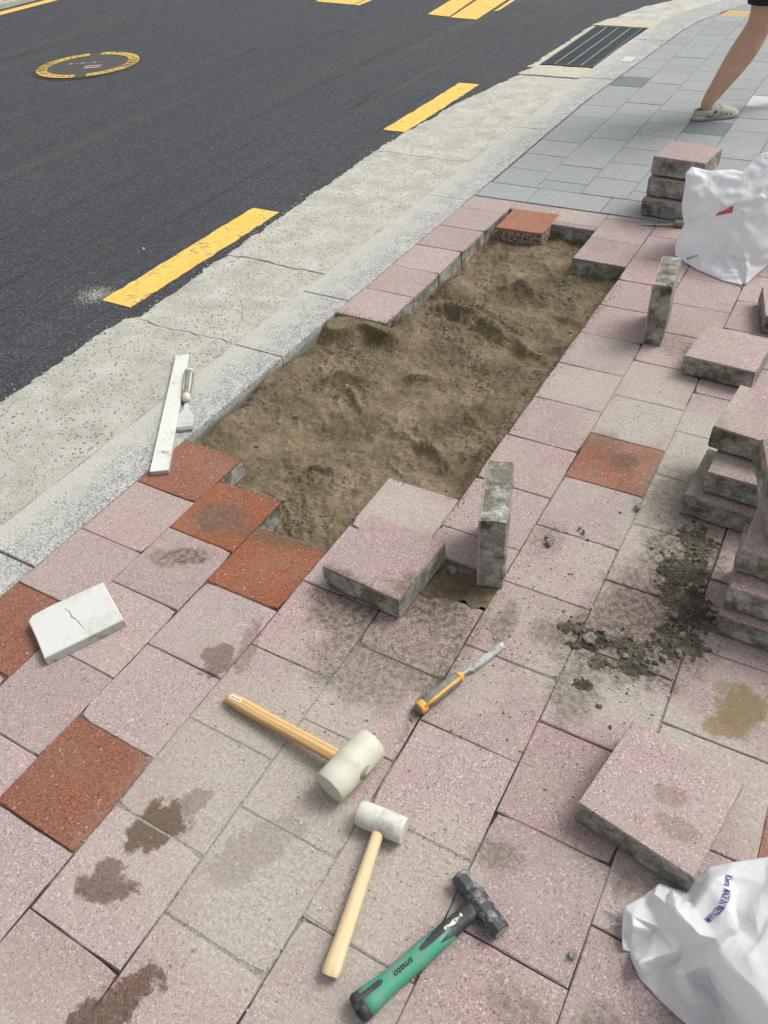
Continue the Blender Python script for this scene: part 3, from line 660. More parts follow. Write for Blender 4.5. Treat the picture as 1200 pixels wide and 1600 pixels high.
obj('ring_lettering', vs, fs, M['iron2'], mh)['kind'] = 'stuff'
for y in (-.06, -.125):
    vs, fs = boxv(-.01, .14, y - .02, y + .02, .0095, .0105); o = obj('faded_bar', vs, fs, M['faded'], mh); o.rotation_euler = (0, 0, R(30))
vs, fs = [], []
for i in range(6):
    b = len(vs); q, f = boxv(-.2 + i * .055, -.165 + i * .055, .04, .10 - .03 * (i % 2), .0095, .0115); vs += q; fs += [tuple(x + b for x in t) for t in f]
o = obj('worn_lettering', vs, fs, M['stone'], mh); o.rotation_euler = (0, 0, R(30))

# ------------------------------------------------------------------ loose blocks
def block_mesh(seed, zn):
    bm = bmesh.new(); bmesh.ops.create_cube(bm, size=1.0)
    bmesh.ops.subdivide_edges(bm, edges=bm.edges[:], cuts=9, use_grid_fill=True)
    off = seed * 13.7
    for v in bm.verts:
        x, y, z = v.co; X, Y, Z = x * .246, y * .246, (z + .5) * H
        n = mnoise.noise_vector(Vector((X * 30 + off, Y * 30, Z * 30)))
        side = max(abs(x), abs(y)) > .49; top = z > .49; bot = z < -.49
        chip = 0.0
        if side and bot: chip = .004 + .016 * max(0, nz(X * 17 + off, Y * 17, 2)) + .007 * abs(nz(X * 55, Y * 55, off))
        elif side and top: chip = .0022 + .006 * max(0, nz(X * 40 + off, Y * 40, 9) - .25)
        if side and not top:
            w_ = .0016 + .003 * max(0, .3 - z); X += n.x * w_; Y += n.y * w_
            if z < -.2: Z += 0
        if bot: Z += n.z * .002 + .002
        if top and side: Z -= .0022
        if abs(x) > .49: X -= math.copysign(chip, X)
        if abs(y) > .49: Y -= math.copysign(chip, Y)
        if bot and side: Z += .8 * max(0, chip - .004)
        v.co = (X, Y, Z)
    me = bpy.data.meshes.new('loose_paving_block')
    for f in bm.faces:
        c = f.calc_center_median(); f.material_index = 0 if c.z > H * .86 else 1; f.smooth = False
    bm.normal_update(); bm.to_mesh(me); bm.free()
    me.materials.append(M['pink'][zn]); me.materials.append(M['side'])
    me.polygons.foreach_set('use_smooth', [True] * len(me.polygons))
    me.set_sharp_from_angle(angle=R(32)); return me
BL = [[block_mesh(i, z) for i in range(5)] for z in range(3)]
nblk = 0
def flat_block(u, v, ang, z, label, tilt=(0, 0), zs=1.0, group=None):
    """u, v: near-left corner on plan"""
    global nblk
    c, s = math.cos(R(ang)), math.sin(R(ang)); o = link(bpy.data.objects.new('loose_paving_block', BL[zone_of(u + .5, v + .5)][nblk % 5])); nblk += 1
    o.location = ((u + .5 * c - .5 * s) * S, (v + .5 * s + .5 * c) * S, z + .001); o.rotation_euler = (R(tilt[0]), R(tilt[1]), R(ang)); o.scale = (1, 1, zs)
    return tag(o, label, 'paving block', group)
def upright_block(u, v, ang, label, lean=0.0):
    """stands on edge, facing layer turned to -u; u, v: near-left bottom corner"""
    global nblk
    o = link(bpy.data.objects.new('loose_paving_block', BL[zone_of(u + .5, v + .5)][nblk % 5])); nblk += 1
    m = Matrix.Translation((u * S, v * S, .002)) @ Matrix.Rotation(R(ang), 4, 'Z') @ Matrix.Rotation(R(lean), 4, 'Y') @ Matrix.Translation((H, .5 * S, .123)) @ Matrix.Rotation(-math.pi / 2, 4, 'Y')
    o.matrix_world = m
    return tag(o, label, 'paving block')
flat_block(3.27, -.47, -3.5, 0, 'pink paving block lying flat on the footway at the near end of the sand hole')
upright_block(4.78, .27, 19, 'paving block standing on edge beside the near right corner of the sand hole')
upright_block(4.98, 6.0, 7, 'paving block standing on edge right of the sand hole, near the white sack')
flat_block(5.72, 5.38, -5, .004, 'pink paving block lying askew on the footway just behind the right-hand stack', (.5, -1))
flat_block(6.60, -1.78, -10.5, 0, 'pink paving block with a rough dark side lying beside the white bag in the foreground')
flat_block(6.53, 7.0, 12, 0, 'dark paving block cut off by the right edge of the picture, behind the askew block')
flat_block(6.44, 2.37, -3, 0, 'bottom block of the three-high stack right of the dusty red block')
flat_block(6.61, 2.46, -2, .083, 'middle block of the three-high stack right of the dusty red block')
flat_block(6.51, 2.86, -6, .166, 'top block of the three-high stack right of the dusty red block', (0, 1))
flat_block(7.17, .74, -1, 0, 'bottom block of the stack at the right edge beside the dark soil spill')
flat_block(7.19, .79, 2, .083, 'second block up in the stack at the right edge beside the dark soil spill')
flat_block(7.17, 1.0, -3, .166, 'third block up in the stack at the right edge beside the dark soil spill')
o = link(bpy.data.objects.new('loose_paving_block', BL[2][3]))
o.matrix_world = Matrix.Translation((7.37 * S, 1.12 * S, .254)) @ Matrix.Rotation(R(24), 4, 'Z') @ Matrix.Rotation(R(21), 4, 'X') @ Matrix.Translation((.5 * S, .5 * S, 0))
tag(o, 'tilted paving block resting on top of the stack at the right edge', 'paving block')
for i, (u, v, a, w) in enumerate(((3.58, 10.84, -4, 'bottom block of the three-high stack on the grey paving beside the white sack'), (3.62, 10.88, -3, 'middle block of the three-high stack on the grey paving beside the white sack'), (3.64, 10.9, -6, 'top block of the three-high stack on the grey paving, below the walking leg'))):
    flat_block(u, v, a, i * .097, w, zs=1.16)

# ------------------------------------------------------------------ white cement piece
root = empty('cement_slab_piece', (1.15 * S, -2.16 * S, 0.001), R(63.5)); tag(root, 'small white cracked cement slab piece lying on the pink blocks at left', 'cement piece')
hw, hd = .86 * S / 2, .68 * S / 2
ring = [(-hw, -hd), (-hw * .3, -hd), (hw * .4, -hd), (hw, -hd), (hw, 0), (hw, hd), (hw * .3, hd * 1.02), (-hw * .35, hd * 1.04), (-hw * .86, hd * .98), (-hw, hd * .8), (-hw * .99, 0)]
vs, fs = prism(ring, 0, .03, .003); N = len(ring)
obj('slab', vs, fs, [M['foam_s'], M['foam']], root, False, [0] * N + [1] * N + [0, 1])
pts = [(-.012, .052), (-.004, .03), (-.005, .01), (.004, -.012), (.006, -.035), (.012, -.055)]
wd = [.0003, .0010, .0017, .0013, .0007, .0002]
poly = [(x - w, y) for (x, y), w in zip(pts, wd)][::-1]; poly = [(x + w, y) for (x, y), w in zip(pts, wd)] + poly
vs, fs = prism(poly[::-1], .0302, .0306); obj('crack', vs, fs, M['stone'], root)

# ------------------------------------------------------------------ straightedge and broad chisel on the kerb
a, b = Vector((.21, .235, 0)) * S, Vector((-1.47, 2.69, 0)) * S; d = b - a; L = d.length
root = empty('straightedge', (a.x, a.y, .002), math.atan2(d.y, d.x)); tag(root, 'long white dirt-speckled straightedge bar lying on the kerb by the red block', 'straightedge')
ring = [(0, -.031), (L, -.027), (L, .027), (0, .031)]
vs, fs = prism(ring, 0, .017, .0015); obj('bar', vs, fs, [M['alu_s'], M['alu']], root, False, [0] * 4 + [1] * 4 + [0, 1])
vs, fs = boxv(-.001, .0, -.029, .029, .001, .0155); obj('end_cap', vs, fs, M['alu_s'], root)
a, b = Vector((-.14, 1.13, 0)) * S, Vector((-1.04, 2.36, 0)) * S; d = b - a; L = d.length
root = empty('broad_chisel', (a.x, a.y, .001), math.atan2(d.y, d.x)); tag(root, 'broad steel chisel with grey and cream handle lying beside the straightedge', 'chisel')
bw = .031
vs, fs = prism([(0, -bw), (.085, -bw), (.105, -bw * .72), (.13, -.011), (.18, -.0075), (.18, .0075), (.13, .011), (.105, bw * .72), (.085, bw), (0, bw)], .003, .009, .002); obj('blade', vs, fs, M['chalky'], root)
vs, fs = boxv(-.004, .016, -bw * 1.03, bw * 1.03, .0005, .0112); obj('cutting_edge', vs, fs, M['edge_steel'], root)
hz = .0195
hd_ = obj('handle', *tube([(.195, 0, hz), (.215, 0, hz), (.25, 0, hz), (.29, 0, hz), (.335, 0, hz), (.36, 0, hz)], [.016, .0165, .0155, .0185, .0195, .019], 16), M['greyg'], root, True)
obj('collar', *tube([(.172, 0, hz - .006), (.178, 0, hz - .002), (.198, 0, hz), (.2, 0, hz)], [.010, .0158, .0172, .0165], 16), M['pale_plastic'], root, True)
obj('end_cap', *tube([(.356, 0, hz), (.37, 0, hz), (L, 0, hz)], [.0198, .019, .012], 16), M['pale_plastic'], root, True)
for y in (-.0105, .0105):
    obj('grip_stripe', *tube([(.19, y, hz + .0085), (.24, y * 1.02, hz + .0105), (.30, y * 1.1, hz + .0122), (.345, y * 1.1, hz + .0125)], [.0025, .0032, .0035, .003], 8), M['pale_plastic'], hd_, True)

# ------------------------------------------------------------------ mallets
def make_mallet(name, label, a, b, hl, hr, handle, mh_, mw, band, headrot=90, ):
    d = (b - a); L = d.length
    root = empty(name, (a.x, a.y, 0.0015), math.atan2(d.y, d.x)); tag(root, label, 'mallet')
    n = len(handle); pts = []; rad = []
    for t, r in handle:
        z = (handle[0][1]) * (1 - t) + hr * t
        pts.append((t * (L - hr * .3), 0, max(z, r))); rad.append((r, r * .82))
    h = obj('handle', *tube(pts, rad, 20, 2.3), mw, root, True)
    h.data.set_sharp_from_angle(angle=R(50))
    ca, sa = math.cos(R(headrot)), math.sin(R(headrot))
    def hp(t): return (L + ca * t, sa * t, hr)
    prof = [(-.5, .86), (-.5, .93), (-.47, .985), (-.3, 1), (-.06, 1), (-.045, 1 + band), (.045, 1 + band), (.06, 1), (.3, .995), (.47, .97), (.5, .91), (.5, .84)]
    hd = obj('head', *tube([hp(t * hl) for t, _ in prof], [hr * min(r, 1.0) if band == 0 else hr * r / (1 + band) for _, r in prof], 40), mh_, root, True)
    hd.data.set_sharp_from_angle(angle=R(40))
    return root, L, hd
a, b = Vector((3.24, -2.17, 0)) * S, Vector((4.735, -2.28, 0)) * S
m1, L1, head1 = make_mallet('rubber_mallet', 'large white rubber mallet with a varnished wooden handle, nearest the sand hole', a, b, .142, .041,
    [(0, .010), (.01, .0135), (.03, .0148), (.12, .0178), (.3, .0172), (.5, .0162), (.75, .0165), (.9, .0168), (1, .0168)], M['rubber_w'], M['wood1'], .012, 83)
# handle socket on the far side of the head
ringo = []
vs, fs = tube([(L1 + .0405 * math.cos(0) - .006, 0, .046), (L1 + .0408, 0, .046)], [(.019, .014), (.0192, .0142)], 24)
obj('handle_socket', vs, fs, M['hole'], head1.parent, True)
def mallet_top(x, y):
    t = x / (L1 - .041 * .3); tab = [(0, .010), (.01, .0135), (.03, .0148), (.12, .0178), (.3, .0172)]; r = interp(tab, t); z = max(.010 * (1 - t) + .041 * t, r)
    return z + r * .82 * max(0, 1 - (abs(y) / r) ** 2.3) ** (1 / 2.3)
vs, fs = [], []
for i in range(9):
    for j in range(7):
        x, y = .012 + .036 * i / 8, -.0045 + .010 * j / 6; vs.append((x, y, mallet_top(x, y) + .0006))
for i in range(8):
    for j in range(6): q = i * 7 + j; fs.append((q, q + 7, q + 8, q + 1))
st = obj('sticker', vs, fs, M['white_s'], m1, True)
def text_mesh(s, size, name, bold=0.0, shear=0.0, space=1.0):
    c = bpy.data.curves.new(name, 'FONT'); c.body = s; c.size = size; c.offset = bold; c.shear = shear; c.space_character = space
    c.align_x = 'CENTER'; c.align_y = 'CENTER'; c.extrude = .0002; c.resolution_u = 3
    o = bpy.data.objects.new(name, c); COL.objects.link(o)
    dg = bpy.context.evaluated_depsgraph_get(); me = bpy.data.meshes.new_from_object(o.evaluated_get(dg))
    bpy.data.objects.remove(o); bpy.data.curves.remove(c); return me
me = text_mesh('HARDWOOD 8.5OM', .0062, 'sticker_lettering', .00012, 0, .8); me.materials.clear(); me.materials.append(M['black'])
for v in me.vertices:
    x, y = .030 - v.co.x * .62, .0005 - v.co.y * .8; v.co = (x, y, mallet_top(x, y) + .0010)
o = link(bpy.data.objects.new('lettering', me), st)
a, b = Vector((5.44, -3.76, 0)) * S, Vector((5.215, -2.585, 0)) * S
make_mallet('rubber_mallet', 'small scuffed white rubber mallet with a pale plain wooden handle', a, b, .104, .0275,
    [(0, .0165), (.01, .0178), (.06, .0178), (.2, .0160), (.5, .0148), (.8, .0128), (1, .0122)], M['rubber_d'], M['wood2'], 0, 84)

# ------------------------------------------------------------------ club hammer
a, b = Vector((5.735, -3.86, 0)) * S, Vector((6.2, -2.79, 0)) * S; d = b - a; L = d.length
root = empty('club_hammer', (a.x, a.y, .001), math.atan2(d.y, d.x)); tag(root, 'black club hammer with a green and black rubber grip in the foreground', 'hammer')
ha = R(-93)
prof = [(-.5, .0155), (-.5, .0172), (-.47, .0185), (-.28, .019), (-.2, .0165), (-.13, .0205), (.13, .0205), (.2, .0165), (.28, .019), (.47, .0185), (.5, .0172), (.5, .0155)]
prof = [(t, r * 1.1) for t, r in prof]; HL = .130; hz = .0225
hd_ = obj('head', *tube([(L + math.cos(ha) * t * HL, math.sin(ha) * t * HL, hz) for t, _ in prof], [(r, r) for _, r in prof], 8, 2.0), M['hsteel'], root)
bv = hd_.modifiers.new('edge', 'BEVEL'); bv.width = .0016; bv.segments = 2
for e in (-1, 1):
    t0 = .497 * e
    vs, fs = tube([(L + math.cos(ha) * HL * t0, math.sin(ha) * HL * t0, hz), (L + math.cos(ha) * HL * (t0 + .008 * e), math.sin(ha) * HL * (t0 + .008 * e), hz)], [.0158, .0145], 8); obj('struck_face', vs, fs, M['edge_steel'], hd_)
pts = [(0.01, 0, .0215), (.03, 0, .021), (.06, 0, .0195), (.10, 0, .0185), (.15, 0, .0185), (.185, 0, .019), (.215, 0, .0195), (L - .012, 0, .0205)]
rad = [(.0245, .0200), (.0235, .0195), (.0195, .0175), (.0190, .0168), (.0200, .0168), (.0185, .0165), (.0175, .0155), (.0165, .015)]
obj('neck', *tube(pts[5:] , rad[5:], 20, 2.6), M['blackg'], root, True)
grip = obj('grip', *tube(pts[:7], [(x + .0006, y + .0006) for x, y in rad[:7]], 24, 2.6), M['green'], root, True)
def handle_top(x, y):
    for i in range(len(pts) - 1):
        if pts[i][0] <= x <= pts[i + 1][0] or i == len(pts) - 2:
            t = (x - pts[i][0]) / (pts[i + 1][0] - pts[i][0]); rx = rad[i][0] + (rad[i + 1][0] - rad[i][0]) * t; ry = rad[i][1] + (rad[i + 1][1] - rad[i][1]) * t; z = pts[i][2] + (pts[i + 1][2] - pts[i][2]) * t
            return z + (ry + .0006) * max(0.0, 1 - min(1, abs(y) / (rx + .0006)) ** 2.6) ** (1 / 2.6)
def inlay(name, outline, mat, lift=.0007, n=26, m=12):
    """thin pad that follows the top of the handle; outline(x) -> (y0, y1)"""
    x0, x1, fy = outline; vs, fs = [], []
    for i in range(n + 1):
        x = x0 + (x1 - x0) * i / n; y0, y1 = fy(i / n)
        for j in range(m + 1):
            y = y0 + (y1 - y0) * j / m; vs.append((x, y, handle_top(x, y) + lift))
    for i in range(n):
        for j in range(m): q = i * (m + 1) + j; fs.append((q, q + m + 1, q + m + 2, q + 1))
    return obj(name, vs, fs, mat, root, True)
def capsule(y, w): return lambda t: (y - w * min(1, math.sqrt(max(0, 1 - max(0, (t - .75) * 4) ** 2))) - .0003, y + w * min(1, math.sqrt(max(0, 1 - max(0, (t - .75) * 4) ** 2))) + .0003)
inlay('grip_inset', (.012, .062, capsule(.006, .0052)), M['blackg'])
inlay('grip_inset', (.215, .145, capsule(.0035, .005)), M['blackg'])
inlay('grip_inset', (.215, .165, lambda t: (.0085 - .004 * (1 - t), .0172 - .006 * t)), M['blackg'])
inlay('grip_inset', (.215, .185, lambda t: (-.0165 + .004 * t, -.005 - .006 * t)), M['blackg'])
bt = obj('butt', *tube([(-.002, 0, .0218), (.004, 0, .0215), (.016, 0, .0213)], [(.0225, .018), (.0258, .0212), (.0248, .0206)], 24, 2.6), M['blackg'], root, True)
vs, fs = boxv(-.0035, .0135, -.006, .004, .0, .0425); vs = [(x, y, z if z < .04 else .0428) for x, y, z in vs]; obj('lanyard_slot', vs, fs, M['black'], bt)
inlay('scuffed_label', (.205, .248, lambda t: (-.002 + .0015 * math.sin(9 * t), .0045 + .0012 * math.sin(14 * t))), M['cream'], .0009)
me = text_mesh('smato', .0175, 'grip_lettering', .0003, .12); me.materials.clear(); me.materials.append(M['black'])
for v in me.vertices:
    x, y = .105 - v.co.x, -.001 - v.co.y; v.co = (x, y, handle_top(x, y) + .0007 + max(0, v.co.z) * .5)
o = link(bpy.data.objects.new('lettering', me), root)

# ------------------------------------------------------------------ chisels
def chisel(a, b, label, hl=.145, s=1.0):
    d = b - a; L = d.length
    root = empty('wood_chisel', (a.x, a.y, .001), math.atan2(d.y, d.x)); tag(root, label, 'chisel')
    hz = .0165 * s
    h = obj('handle', *tube([(.01, 0, hz), (.05, 0, hz), (.10, 0, hz), (hl - .02, 0, hz), (hl - .006, 0, hz)], [(.0150 * s, .0145 * s), (.0143 * s, .014 * s), (.0152 * s, .0145 * s), (.0142 * s, .0138 * s), (.0105 * s, .010 * s)], 20, 2.4), M['greyg'], root, True)
    for y, w in ((-.0085 * s, .0052 * s), ):
        obj('grip_stripe', *tube([(.012, y, hz + .0098 * s), (.05, y, hz + .0095 * s), (.10, y * .95, hz + .0102 * s), (hl - .015, y * .9, hz + .0085 * s)], [(w, .0036 * s)] * 4, 10), M['orange'], h, True)
    obj('collar', *tube([(.002, 0, hz), (.005, 0, hz), (.018, 0, hz), (.020, 0, hz)], [.0145 * s, .0162 * s, .0162 * s, .015 * s], 20), M['orange'], root, True)
    obj('ferrule', *tube([(hl - .014, 0, hz), (hl - .006, 0, hz), (hl, 0, hz)], [.0146 * s, .0125 * s, .009 * s], 20), M['orange'], root, True)
    obj('butt', *tube([(-.002, 0, hz), (.0015, 0, hz), (.004, 0, hz)], [.011 * s, .0135 * s, .0138 * s], 20), M['greyg'], root, True)
    r = []
    for x, w, t, z in ((hl - .004, .0042, .004, hz), (hl + .022, .004, .0035, hz * .75), (hl + .034, .0102 * s, .0028, .009), (L - .012, .0104 * s, .0022, .004), (L, .0104 * s, .0004, .0018)):
        r.append([(x, -w, z - t), (x, w, z - t), (x + (.006 if x > L - .001 else 0), w * .72, z + t), (x + (-.004 if x > L - .001 else 0), -w * .72, z + t)])
    obj('blade', *loft(r), M['steel'], root)
    return root
chisel(Vector((4.965, -1.45, 0)) * S, Vector((5.37, -.34, 0)) * S, 'wood chisel with an orange and grey handle lying in the middle of the foreground')
chisel(Vector((4.72, 10.62, 0)) * S, Vector((3.72, 10.44, 0)) * S, 'chisel with a yellow handle half under the white sack by the far block stack', hl=.10)

# ------------------------------------------------------------------ crumbs, clods, grit
ICO = None
def grains(name, pts, mat, label=None, cat='grit', sub=1, parent=None):
    """pts: (x, y, z, size); lumpy many-sided stones, one mesh"""
    bm = bmesh.new(); bmesh.ops.create_icosphere(bm, subdivisions=sub, radius=1.0)
    V = np.array([v.co[:] for v in bm.verts]); F = np.array([[v.index for v in f.verts] for f in bm.faces]); bm.free()
    rs = np.random.RandomState(len(pts) + 5); n = len(pts); P = np.array(pts)
    jit = 1 + rs.uniform(-.28, .28, (n, len(V), 1)); sc = rs.uniform(.6, 1.15, (n, 1, 3)); sc[:, :, 2] *= .75
    a = rs.uniform(0, 6.28, n); ca, sa = np.cos(a), np.sin(a)
    Q = V[None] * jit * sc; X = Q[..., 0] * ca[:, None] - Q[..., 1] * sa[:, None]; Y = Q[..., 0] * sa[:, None] + Q[..., 1] * ca[:, None]
    Q = np.stack([X, Y, Q[..., 2]], -1) * P[:, None, 3:4] + P[:, None, :3]
    FF = (F[None] + (np.arange(n) * len(V))[:, None, None]).reshape(-1, 3)
    me = bpy.data.meshes.new(name); me.from_pydata(Q.reshape(-1, 3).tolist(), [], FF.tolist()); me.materials.append(mat); me.update()
    o = link(bpy.data.objects.new(name, me), parent)
    o['kind'] = 'stuff'
    if label: tag(o, label, cat)
    return o
rnd = random.Random(11)
pts = []
while len(pts) < 14000:
    u, v = rnd.uniform(0.02, 3.98), rnd.uniform(.05, 9.8); x, y = u * S, v * S
    r = .5 + .5 * fbm(x * 3, y * 3, 9.0, 3); r = max(0, min(1, r * 1.5 - .2))
    if rnd.random() > .12 + r: continue
    s = .001 + .0042 * rnd.random() ** 5
    pts.append((x, y, sand_h(u, v) + s * .4, s))
grains('sand_crumbs', pts, M['crumb'], 'loose crumbs of sand scattered over the bedding sand in the hole', 'sand')
pts = []
for _ in range(70):
    u, v = rnd.uniform(0.1, 3.9), rnd.uniform(.3, 9.3); s = rnd.uniform(.003, .008); pts.append((u * S, v * S, sand_h(u, v) + s * .4, s))
grains('sand_pebbles', pts, M['stone'], 'small grey pebbles lying on the bedding sand', 'pebbles')
# soil spill by the stacks
SPB = [(6.72, 1.95, .22, .3), (6.72, 1.45, .3, .35), (6.9, .95, .3, .35), (6.85, .5, .32, .25), (6.5, .22, .3, .2), (6.2, .14, .22, .16), (6.0, .22, .14, .1), (5.84, .16, .12, .08), (6.32, -.12, .12, .16), (6.24, -.45, .1, .1), (6.6, 0, .2, .14), (6.02, -.02, .1, .06), (6.45, -.62, .06, .05)]
def spill_h(u, v):
    h = 0
    for (cu, cv, su, sv) in SPB: h = max(h, math.exp(-((u - cu) / su) ** 2 - ((v - cv) / sv) ** 2))
    x, y = u * S, v * S
    return (h - .42 + .42 * fbm(x * 16, y * 16, 3, 4)) * .009 + .0035 * fbm(x * 60, y * 60, 6, 3)
vs, fs = grid_patch(5.5, 7.3, -.9, 2.5, .014, lambda u, v: min(.012, spill_h(u, v)), lambda u, v, z: z > .0005)
o = obj('soil_spill', vs, fs, M['soil'], None, True); tag(o, 'dark damp soil spilled on the footway in front of the block stacks', 'soil', kind='stuff')
pts = []
while len(pts) < 1300:
    u, v = rnd.uniform(5.6, 7.2), rnd.uniform(-.9, 2.4); h = spill_h(u, v)
    if h < -.0008 + rnd.random() * .002: continue
    s = .0011 + .006 * rnd.random() ** 6; pts.append((u * S, v * S, max(h, 0) + s * .35, s))
grains('soil_clods', pts, M['clod'], 'clods and crumbs of dark soil on the spill by the stacks', 'soil', 2)
pts = []
for (u, v, s) in ((6.12, .10, .017), (6.28, .22, .014), (6.2, .27, .010), (6.62, .0, .010), (6.8, .02, .012), (6.5, .05, .009), (6.72, .12, .008), (6.85, .2, .01), (6.93, .55, .012), (6.8, .78, .01), (6.95, .35, .008), (6.0, 2.26, .012), (4.42, .42, .014), (4.55, .46, .013), (4.4, .55, .011), (5.27, 1.24, .013), (5.22, 1.33, .01), (5.5, 1.62, .007), (5.56, 1.58, .007), (6.95, -2.78, .0075), (6.38, .4, .008), (6.65, .35, .007)):
    pts.append((u * S, v * S, s * .5 + (-.02 if (u < 4.9 and v < .6) else .004), s))
grains('soil_stones', pts, M['stone'], 'stones and hard lumps lying in and around the soil spill', 'stones', 2)
pts = []
ZONES = [(3.9, -2.2, .9, 1.1, 500), (4.9, -3.3, .4, .9, 450), (5.6, -3.0, .5, .5, 350), (5.75, -2.4, .25, .25, 200), (6.5, -.1, .6, .5, 500), (5.9, -.4, .5, .3, 300), (6.6, 1.2, .5, 1.0, 400), (6.3, 2.8, .3, .9, 250), (5.3, 4.4, .5, 1.0, 250), (4.4, -.6, .7, .4, 350), (3.2, -1.0, .8, .8, 150), (5.2, .8, .4, .8, 250), (5.5, -4.3, .6, .5, 200), (2.2, -2.4, .8, .8, 120), (5.5, 6.0, .4, .4, 120), (5.9, 1.2, .3, .6, 140)]
for (cu, cv, su, sv, n) in ZONES:
    for _ in range(n):
        u, v = rnd.gauss(cu, su * .6), rnd.gauss(cv, sv * .6)
        if u < .05 or in_pit(int(u) + 1, v) or (4 < u < 5 and 0 < v < .55): continue
        if 0 <= u < 4 and 0 <= v < 9.9: continue
        s = .0007 + .0028 * rnd.random() ** 4; pts.append((u * S, v * S, s * .3, s))
for _ in range(900):
    u, v = rnd.uniform(.1, 9), rnd.uniform(-6, 10)
    if 0 <= u < 4.05 and -.1 <= v < 9.9: continue
    s = .0006 + .002 * rnd.random() ** 4; pts.append((u * S, v * S, s * .3, s))
grains('grit', pts, M['grit'], 'fine pale grit scattered over the pink blocks', 'grit')
pts = []
for _ in range(2600):
    if rnd.random() < .7:
        u, v = rnd.gauss(4.4, .9), rnd.gauss(-.8, .8)
    else:
        u, v = rnd.gauss(6.3, .6), rnd.gauss(.2, .9)
    if 0 <= u < 4.0 and -.05 <= v < 9.9: continue
    if (4 < u < 5 and 0 < v < .55): continue
    s = .0006 + .003 * rnd.random() ** 5; pts.append((u * S, v * S, s * .3, s))
EDGE = [((4, .5), (4, 8.5)), ((3, 1.5), (4, 1.5)), ((3, 0), (3, 1.5)), ((2, 0), (3, 0)), ((1, .5), (2, .5)), ((0, 1), (1, 1)), ((1, .5), (1, 1)), ((1, 5), (1, 9.4)), ((0, 5), (1, 5)), ((3, 8.5), (4, 8.5)), ((0, 1), (0, 5)), ((2, 9.84), (3, 9.84))]
for _ in range(3800):
    (a0, b0), (a1, b1) = rnd.choice(EDGE[:1] * 3 + EDGE); t = rnd.random(); d = abs(rnd.gauss(0, .06)) * rnd.choice((1, 1, 1, 2.5)); u, v = a0 + (a1 - a0) * t, b0 + (b1 - b0) * t
    if a0 == a1: u += d * (-1 if (a0 in (1, 0) and b0 >= 1) else 1)
    else: v += d * (-1 if b0 < 2 else 1)
    if a0 == a1 and a0 == 3: u = 3 - d * .3
    if in_pit(int(math.floor(u)) + 1, v if (int(math.floor(u)) + 1) % 2 else v) and 0 <= u < 4: continue
    s = .0006 + .0026 * rnd.random() ** 4; pts.append((u * S, v * S, s * .3, s))
grains('soil_crumbs', pts, M['crumb'], 'fine brown soil crumbs strewn over the blocks near the hole', 'soil')
pts = []
for _ in range(500):
    v = rnd.uniform(-1, 18); u = interp(GO, v) + rnd.gauss(-.05, .12); s = .001 + .006 * rnd.random() ** 4; pts.append((u * S, v * S, ROAD_Z + s * .4 if u < interp(GO, v) else s * .3, s))
for _ in range(1500):
    u, v = rnd.gauss(-4.62, .17), rnd.gauss(3.86, .16); s = .0008 + .0030 * rnd.random() ** 3; pts.append((u * S, v * S, ROAD_Z + s * .3, s))
for (u, v, s) in ((-8.5, 26.0, .014), (-6.2, 21.6, .008), (-5.2, 5.8, .008)): pts.append((u * S, v * S, ROAD_Z + s * .4, s))
grains('road_grit', pts, M['grit'], 'pale concrete crumbs along the edge of the asphalt', 'grit')

# ------------------------------------------------------------------ white plastic sacks: creased sheets (plan u, v in blocks, height in metres)
from mathutils.geometry import delaunay_2d_cdt
BAG1_RIM = [(7.179, -2.307, 0.0300), (7.212, -2.468, 0.0250), (7.260, -2.576, 0.0100), (7.310, -2.552, 0.0040), (7.362, -2.628, 0.0040), (7.429, -2.700, 0.0040), (7.560, -2.757, 0.0040), (7.730, -2.811, 0.0040), (7.800, -2.828, 0.0040), (7.909, -2.834, 0.0040), (8.098, -2.801, 0.0200), (8.284, -2.903, 0.1000), (8.604, -2.688, 0.0800), (8.708, -2.085, 0.0600), (8.601, -1.542, 0.0600), (8.341, -1.297, 0.0700), (8.021, -1.544, 0.0850), (7.821, -1.681, 0.0800), (7.658, -1.787, 0.0650), (7.591, -1.893, 0.0450), (7.567, -1.959, 0.0200), (7.461, -2.001, 0.0300), (7.372, -2.010, 0.0300), (7.285, -2.164, 0.0300)]
